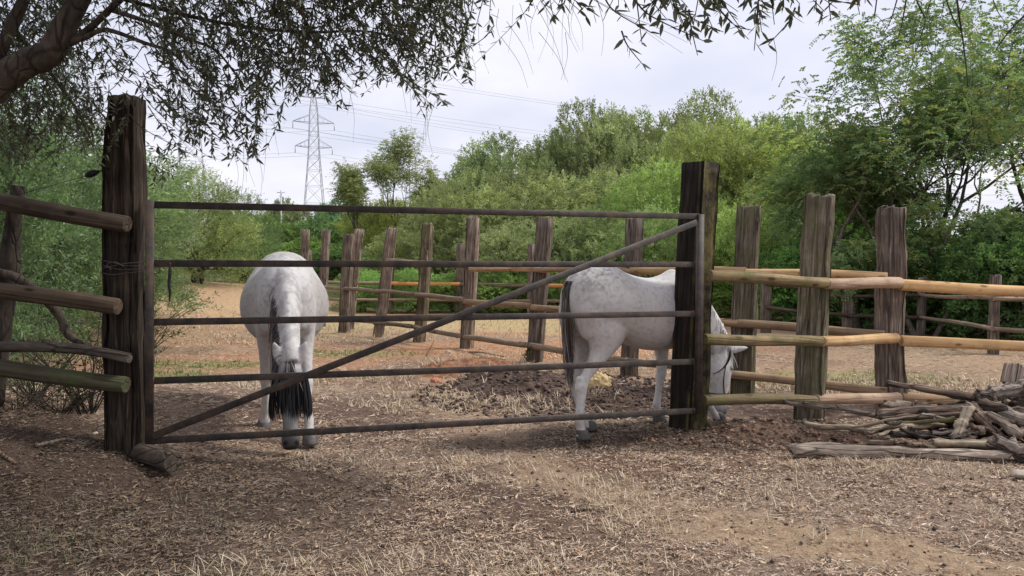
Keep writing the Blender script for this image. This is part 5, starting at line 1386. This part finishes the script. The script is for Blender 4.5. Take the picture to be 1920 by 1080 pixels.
wires(e2, math.radians(70), 350, 9, .020, "wires of the nearer pylon crossing the sky above the wood", 0)
x, d = (528 - CX) / F * 150, 150.0
T = thing("utility_pole", (x, d, float(gz(x, d))), "thin pale pole among the distant trees left of the pylon", "pole")
V, Fq = tube(np.array([[x, d, float(gz(x, d)) - .3], [x, d, P(528, 357, d).z]]), .16, 8); link("pole", np_mesh("pole", V, Fq), M['steel'], T)
V, Fq = tube(np.array([[x - .8, d, P(528, 361, d).z], [x + .8, d, P(528, 361, d).z]]), .08, 6); link("cross_arm", np_mesh("cross_arm", V, Fq), M['steel'], T)

# ------------------------------------------------------------------ overhanging olive tree (trunk just outside the left edge)
r = np.random.default_rng(77)
ot = thing("olive_tree", (-4.35, 4.5, float(gz(-4.35, 4.5)) - .05), "old olive tree overhanging the gate from the left with drooping leafy twigs", "tree")
def limb(pts, r0, r1, name="limb", mat='bark_dark', sides=10, seed=0):
    cc = catmull([list(p) for p in pts], 5)
    V, Fq = tube(cc, np.linspace(r0, r1, len(cc)), sides, .16, seed)
    return link(name, np_mesh(name, V, Fq, smooth=True), M[mat], ot)
z0 = float(gz(-4.35, 4.5))
limb([(-4.35, 4.5, z0 - .2), (-4.25, 4.48, .9), (-4.0, 4.45, 1.6), (-3.55, 4.42, 2.15)], .22, .12, "trunk", seed=1, sides=14)
LA = [(-3.6, 4.42, 2.1), P(-60, 195, 4.4), P(0, 150, 4.4), P(50, 118, 4.4), P(95, 98, 4.4), P(125, 42, 4.4), P(152, -5, 4.4), P(190, -80, 4.4), P(330, -200, 4.3)]
limb(LA, .105, .04, seed=2)
limb([P(112, 88, 4.4), P(140, 75, 4.4), P(165, 56, 4.38), P(220, 5, 4.35), P(300, -60, 4.3), P(480, -130, 4.2)], .026, .012, seed=3)
limb([P(120, 82, 4.4), P(160, 70, 4.38), P(200, 56, 4.36), P(270, 80, 4.3), P(320, 97, 4.3), P(352, 128, 4.3)], .018, .006, seed=4)
limb([P(205, 18, 4.38), P(280, 42, 4.3), P(350, 72, 4.3), P(405, 95, 4.3), P(450, 150, 4.3)], .014, .005, seed=5)
limb([P(-60, 190, 4.6), P(0, 92, 4.6), P(25, 42, 4.6), P(45, -5, 4.6), P(60, -90, 4.6)], .045, .03, seed=6)
limb([P(190, -80, 4.4), P(420, -60, 4.2), P(640, -40, 4.0), P(800, -30, 3.8), P(1000, -60, 3.3), P(1220, -90, 2.9), P(1450, -120, 2.6)], .035, .010, seed=7)
limb([P(160, -20, 4.5), P(400, 40, 4.6), P(560, 60, 4.7), P(700, 60, 4.7), P(800, 100, 4.6)], .014, .004, seed=8)
limb([P(480, -60, 4.2), P(560, 20, 4.2), P(600, 90, 4.2), P(640, 150, 4.2)], .009, .003, seed=9)
limb([P(30, 60, 5.0), P(90, 130, 5.2), P(140, 200, 5.2), P(170, 260, 5.2)], .018, .005, seed=10)

YM = [(-80, 330), (60, 335), (150, 300), (200, 330), (235, 215), (262, 150), (285, 195), (320, 230), (345, 298), (400, 320), (440, 330), (480, 318), (512, 275), (528, 215), (600, 195), (650, 215), (700, 165), (760, 160), (800, 240), (832, 238), (850, 185), (885, 155), (900, 75), (960, 60), (1000, 50), (1050, 60), (1100, 60), (1180, 45), (1212, 130), (1232, 50), (1290, 60), (1310, 106), (1338, 50), (1400, 60), (1422, 96), (1448, 88), (1480, 20), (1520, 20), (1560, 40), (1600, 32), (1622, 24), (1640, -20), (1700, -60)]
ymx, ymy = np.array(YM, float).T
tw_tip, tw_len, tw_n = [], [], []
def dens(px, py):
    v = .9
    if px < 210: v = .95
    if 215 < px < 300 and 30 < py < 260: v = .22
    if px > 885: v = .50
    if px > 1170: v = .0 if py > -15 else .6
    return v
cnt = 0
while cnt < 1650:                                        # twigs that hang into view
    px = r.uniform(-60, 1640) if r.random() < .16 else (r.uniform(230, 890) if r.random() < .64 else r.uniform(-60, 205))
    ym = np.interp(px, ymx, ymy) - 6
    u = r.random()
    py = ym - (u ** .95) * (ym + 130)
    if r.random() > dens(px, py): continue
    if 900 < px < 1170 and r.random() < .45: continue
    if px < 210: d = r.uniform(4.6, 6.0)
    elif px < 900: d = r.uniform(3.9, 5.0)
    else: d = np.interp(px, [900, 1180, 1620], [3.6, 2.7, 2.35]) * r.uniform(.95, 1.1)
    tw_tip.append(np.array(P(px, py, d))); tw_len.append(r.uniform(.16, .38) * (1.0 if px < 1170 else .62)); tw_n.append(r.integers(12, 24) if px < 1170 else r.integers(9, 15)); cnt += 1
SPRAYS = [(1211, 128), (1204, 84), (1222, 62), (1308, 104), (1296, 84), (1322, 78), (1336, 52), (1300, 48), (1278, 44), (1250, 36), (1238, 24), (1262, 18), (1414, 95), (1440, 84), (1404, 74), (1428, 60), (1452, 46),
          (1392, 58), (1372, 44), (1356, 60), (1350, 30), (1412, 34), (1384, 22), (1440, 24), (1320, 24), (1290, 14), (1470, 14), (1500, 8), (1558, 40), (1546, 22), (1570, 16), (1526, 20), (1612, 28), (1600, 8), (1622, 6), (1240, 4), (1340, 8), (1400, 6), (1430, 4), (1192, 44), (1180, 20), (1098, 30), (1130, 22), (1060, 24), (1030, 46), (1160, 10)]
for px, py in SPRAYS:                                    # open sprays hanging nearest the camera
    d = np.interp(px, [1000, 1180, 1620], [3.3, 2.6, 2.35]) * r.uniform(.96, 1.06)
    tw_tip.append(np.array(P(px, py, d))); tw_len.append(r.uniform(.13, .20)); tw_n.append(r.integers(8, 13)); cnt += 1
for px, py, d in ((330, 332, 5.9), (304, 346, 5.8), (322, 312, 5.9), (292, 302, 5.8), (288, 352, 5.8), (312, 328, 6.0), (284, 322, 5.8), (300, 290, 5.9), (276, 340, 5.8)):
    tw_tip.append(np.array(P(px, py, d))); tw_len.append(r.uniform(.14, .24)); tw_n.append(18); cnt += 1
n_front = cnt
while cnt < n_front + 2000:                               # the rest of the crown, overhead and to the left
    q = r.normal(0, 1, 3); q = q / np.linalg.norm(q) * r.random() ** .4
    p = A3(-4.0, 3.7, 4.0) + q * A3(3.7, 3.6, 1.7)
    u_, v_, dd_ = proj(p)
    if p[2] < 2.5: continue
    if dd_ > .2 and -60 < u_ < 1980 and v_ > -60: continue
    if abs(p[0]) < .5 and abs(p[1]) < .8 and p[2] < 2.3: continue
    tw_tip.append(p); tw_len.append(r.uniform(.25, .5)); tw_n.append(20); cnt += 1
LBs, LDs, LLs, stems = [], [], [], []
for k in range(cnt):
    tip = tw_tip[k]; L = tw_len[k]; nl = int(tw_n[k])
    side = r.normal(0, .6, 2)
    if k < n_front: side += A3(-.30, 0)[:2]
    base = tip + A3(side[0] * L, side[1] * L, L * .95)
    mid = (tip + base) / 2 + A3(side[0] * .25 * L, side[1] * .25 * L, .10 * L)
    cc = catmull([base, mid, tip], 4)
    if k < n_front: stems.append(tube(cc, np.linspace(.0034, .0012, len(cc)), 4, caps=False))
    t = np.sort(r.uniform(.08, 1.0, nl)); tt = t * (len(cc) - 1); i0 = np.minimum(tt.astype(int), len(cc) - 2)
    pos = cc[i0] + (cc[i0 + 1] - cc[i0]) * (tt - i0)[:, None]; tg = unit(cc[i0 + 1] - cc[i0])
    az = np.arange(nl) * np.pi * .5 + r.normal(0, .4, nl) + np.where(np.arange(nl) % 2, np.pi, 0)
    sd = np.stack([np.cos(az), np.sin(az), np.zeros(nl)], -1)
    LBs.append(pos); LDs.append(unit(tg * .55 + sd * .72 + r.normal(0, .28, (nl, 3)) - A3(0, 0, .10)))
    LLs.append(r.uniform(.036, .060, nl) * (1.0 if k < n_front else 1.5))
LB, LD, LL = np.vstack(LBs), np.vstack(LDs), np.concatenate(LLs)
# long bare tendrils and the leafless twigs hanging at the upper right
def tend(px0, py0, px1, py1, d, bow=8, rr_=.0007):
    stems.append(tube(catmull([list(P(px0, py0, d)), list(P((px0 + px1) / 2 + bow, (py0 + py1) / 2, d)), list(P(px1, py1, d))], 5), np.linspace(rr_ * 1.4, rr_ * .6, 11), 4, caps=False))
for k in range(30):
    px = r.uniform(420, 1110); y0_ = np.interp(px, ymx, ymy) - 50; tend(px, y0_, px + r.uniform(-15, 30), y0_ + r.uniform(60, 120), r.uniform(3.4, 4.4), r.uniform(-12, 12))
for a in ((1000, -20, 1083, 98, 3.0), (1005, 10, 1060, 150, 3.0), (1060, 60, 1052, 150, 3.0), (1080, -20, 1280, 100, 2.8), (1095, -10, 1245, 84, 2.8), (1120, 0, 1128, 105, 2.8), (1150, 20, 1290, 80, 2.8), (1450, 70, 1447, 152, 2.5), (950, 40, 1000, 140, 3.2), (940, 70, 990, 165, 3.2), (1010, 60, 1065, 155, 3.0)):
    tend(*a)
bare = []
def bt(pts, d, r0, r1):
    cc = catmull([list(P(x_, y_, d)) for x_, y_ in pts], 4); bare.append(tube(cc, np.linspace(r0, r1, len(cc)), 5, caps=False))
bt([(1790, -40), (1797, 20), (1806, 80), (1812, 130), (1815, 165)], 2.7, .004, .0015)
bt([(1765, -30), (1785, 30), (1803, 60)], 2.7, .003, .0015)
bt([(1640, 29), (1645, -10), (1650, -60)], 2.7, .0025, .002); bt([(1608, 60), (1640, 29), (1665, 55)], 2.7, .0012, .001)
bt([(1690, -30), (1672, 32), (1658, 62)], 2.7, .003, .001); bt([(1672, 32), (1648, 42), (1642, 68)], 2.7, .0014, .001)
bt([(1702, -20), (1692, 40), (1684, 72)], 2.7, .0035, .001); bt([(1694, 32), (1715, 36), (1730, 44)], 2.7, .0015, .001)
bt([(1710, -20), (1725, 15), (1735, 38), (1728, 62), (1722, 85)], 2.7, .003, .001); bt([(1750, -20), (1740, 20), (1733, 38)], 2.7, .002, .0012)
bt([(1770, 5), (1765, 30), (1757, 35)], 2.7, .0013, .001); bt([(1855, -20), (1870, 20), (1882, 38)], 2.7, .002, .001)
bt([(1930, -30), (1905, 10), (1888, 24)], 2.7, .002, .001); bt([(1960, -5), (1915, 35), (1890, 62), (1868, 92)], 2.7, .0045, .002)
bt([(1960, 90), (1900, 125), (1870, 150), (1855, 180)], 2.7, .0016, .001); bt([(1797, 0), (1820, 5)], 2.7, .0013, .001); bt([(1810, 0), (1795, 35), (1788, 45)], 2.7, .0015, .001)
V, Fq = join(stems); link("twigs", np_mesh("twigs", V, Fq), M['bark_dark'], ot, kind="stuff")
V, Fq = join(bare); link("bare_twigs", np_mesh("bare_twigs", V, Fq), M['bark_dark'], ot, "thin leafless twigs", kind="stuff")
limb([P(1450, -120, 2.6), P(1600, -90, 2.7), P(1800, -50, 2.7), P(1990, -40, 2.7)], .012, .006, seed=12)
# leaves: folded lance shape
def leaf_verts():
    s = np.array([0, .28, .62, 1.0]); w = np.array([.02, .125, .11, 0]); v = []
    for k in range(4): v.append((s[k], 0, -.02 * (k in (1, 2))))
    v += [(s[1], w[1], .012), (s[2], w[2], .012), (s[1], -w[1], .012), (s[2], -w[2], .012)]
    f = [[0, 1, 4, 4], [1, 2, 5, 4], [2, 3, 5, 5], [0, 6, 1, 1], [1, 6, 7, 2], [2, 7, 3, 3]]
    tri = [[0, 1, 4], [1, 2, 5], [1, 5, 4], [2, 3, 5], [0, 6, 1], [1, 6, 7], [1, 7, 2], [2, 7, 3]]
    return np.array(v), np.array(tri)
lv, ltri = leaf_verts()
n = len(LB)
sdv = unit(np.cross(LD, unit(r.normal(0, 1, (n, 3)) * .5 + A3(0, 0, 1)))); upv = np.cross(sdv, LD)
u_, v_, dd_ = proj(LB + LD * (LL * .5)[:, None])
vis = (u_ > 5) & (u_ < 1915) & (v_ > 3) & (v_ < 1000) & (dd_ > .3)
score = np.where(vis, LL / dd_, 0); big = np.argsort(-score)[:300]
rest = np.setdiff1d(np.arange(n), big)
ocol = np.array([(.075, .09, .055), (.09, .105, .065), (.062, .078, .048), (.115, .125, .08)])
V = LB[rest][:, None] + LL[rest][:, None, None] * (lv[None, :, :1] * LD[rest][:, None] + lv[None, :, 1:2] * sdv[rest][:, None] + lv[None, :, 2:] * upv[rest][:, None])
cc_ = ocol[r.integers(0, 4, len(rest))] * (.7 + .6 * r.random((len(rest), 1)))
Fq = (ltri[None] + (np.arange(len(rest)) * 8)[:, None, None]).reshape(-1, 3)
link("crown", np_mesh("crown", V.reshape(-1, 3), Fq, np.repeat(cc_, 8, 0)), M['leaf_near'], ot, kind="stuff")
leaf_me = [np_mesh("leaf", lv, ltri, np.tile(ocol[k], (8, 1))) for k in range(4)]
oti = Matrix.Translation(ot.location).inverted()
for k in big:
    o = link("leaf", leaf_me[k % 4], M['leaf_near'], ot)
    R = Matrix(((LD[k][0], sdv[k][0], upv[k][0], LB[k][0]), (LD[k][1], sdv[k][1], upv[k][1], LB[k][1]), (LD[k][2], sdv[k][2], upv[k][2], LB[k][2]), (0, 0, 0, 1)))
    o.matrix_basis = R @ Matrix.Scale(float(LL[k]), 4)

# ------------------------------------------------------------------ undergrowth behind the left fence
def twiggy(name, foot_, n, h, spread, label, seed, leafy, tone, llen=.035, rad=.006):
    r = np.random.default_rng(seed); T = thing(name, foot_, label, "plant", "undergrowth by the left fence")
    tubes, bs, ds = [], [], []
    for k in range(n):
        a = r.uniform(0, 2 * np.pi); p0 = A3(*foot_) + A3(math.cos(a), math.sin(a), 0) * .06 * r.random()
        d = unit(A3(math.cos(a) * spread, math.sin(a) * spread, 1)); L = h * r.uniform(.5, 1.1)
        pts = [p0 + d * L * t + A3(math.cos(a), math.sin(a), -.6) * (.25 * L * t * t) + r.normal(0, .015, 3) for t in np.linspace(0, 1, 6)]
        tubes.append(tube(np.array(pts), np.linspace(rad, rad * .3, 6), 4, caps=False))
        for j in range(3):
            q = pts[r.integers(1, 5)]; e = q + unit(r.normal(0, 1, 3) + d * .7) * L * .3
            tubes.append(tube(np.array([q, (q + e) / 2 + r.normal(0, .01, 3), e]), [rad * .5, rad * .4, rad * .2], 4, caps=False))
            m = r.integers(4, 10); tt = r.random(m)[:, None]; bs.append(q + (e - q) * tt + r.normal(0, .012, (m, 3))); ds.append(unit(r.normal(0, 1, (m, 3))))
    V, Fq = join(tubes); link("stems", np_mesh("stems", V, Fq), M['bark_dark'], T)
    if leafy:
        B, D = np.vstack(bs), np.vstack(ds); m = len(B)
        V, Fq = leaves(B, D, llen * r.uniform(.6, 1.3, m), llen * .6 * r.uniform(.7, 1.2, m), r)
        c = np.array(tone)[None] * (.6 + .8 * r.random((m, 1))); link("foliage", np_mesh("foliage", V, Fq, np.repeat(c, 4, 0)), M['leaf'], T, kind="stuff")
def uf(px, d):
    x = (px - CX) / F * d; return (x, d, float(gz(x, d)) - .02)
twiggy("bramble", uf(165, 6.1), 22, 1.25, .45, "leafy bramble just left of the left gate post", 1, True, (.06, .085, .03))
twiggy("bramble", uf(60, 6.6), 18, 1.0, .6, "leafy bramble behind the lowest left rail", 2, True, (.07, .10, .035))
twiggy("dead_brush", uf(110, 5.9), 34, .6, .9, "tangle of grey dead stems under the left fence", 3, False, (0, 0, 0), rad=.004)
twiggy("dead_brush", uf(30, 5.85), 26, .45, 1.0, "low dead brush at the left picture edge", 4, False, (0, 0, 0), rad=.004)
twiggy("bramble", uf(230, 8.0), 20, 1.1, .5, "leafy bramble seen behind the left gate post", 5, True, (.06, .095, .035))
g = GH(995, 676); twiggy("climber", (g.x, g.y - .12, g.z), 7, .32, .25, "small green creeper at the foot of a paddock post", 6, True, (.10, .16, .05), .05, .004)
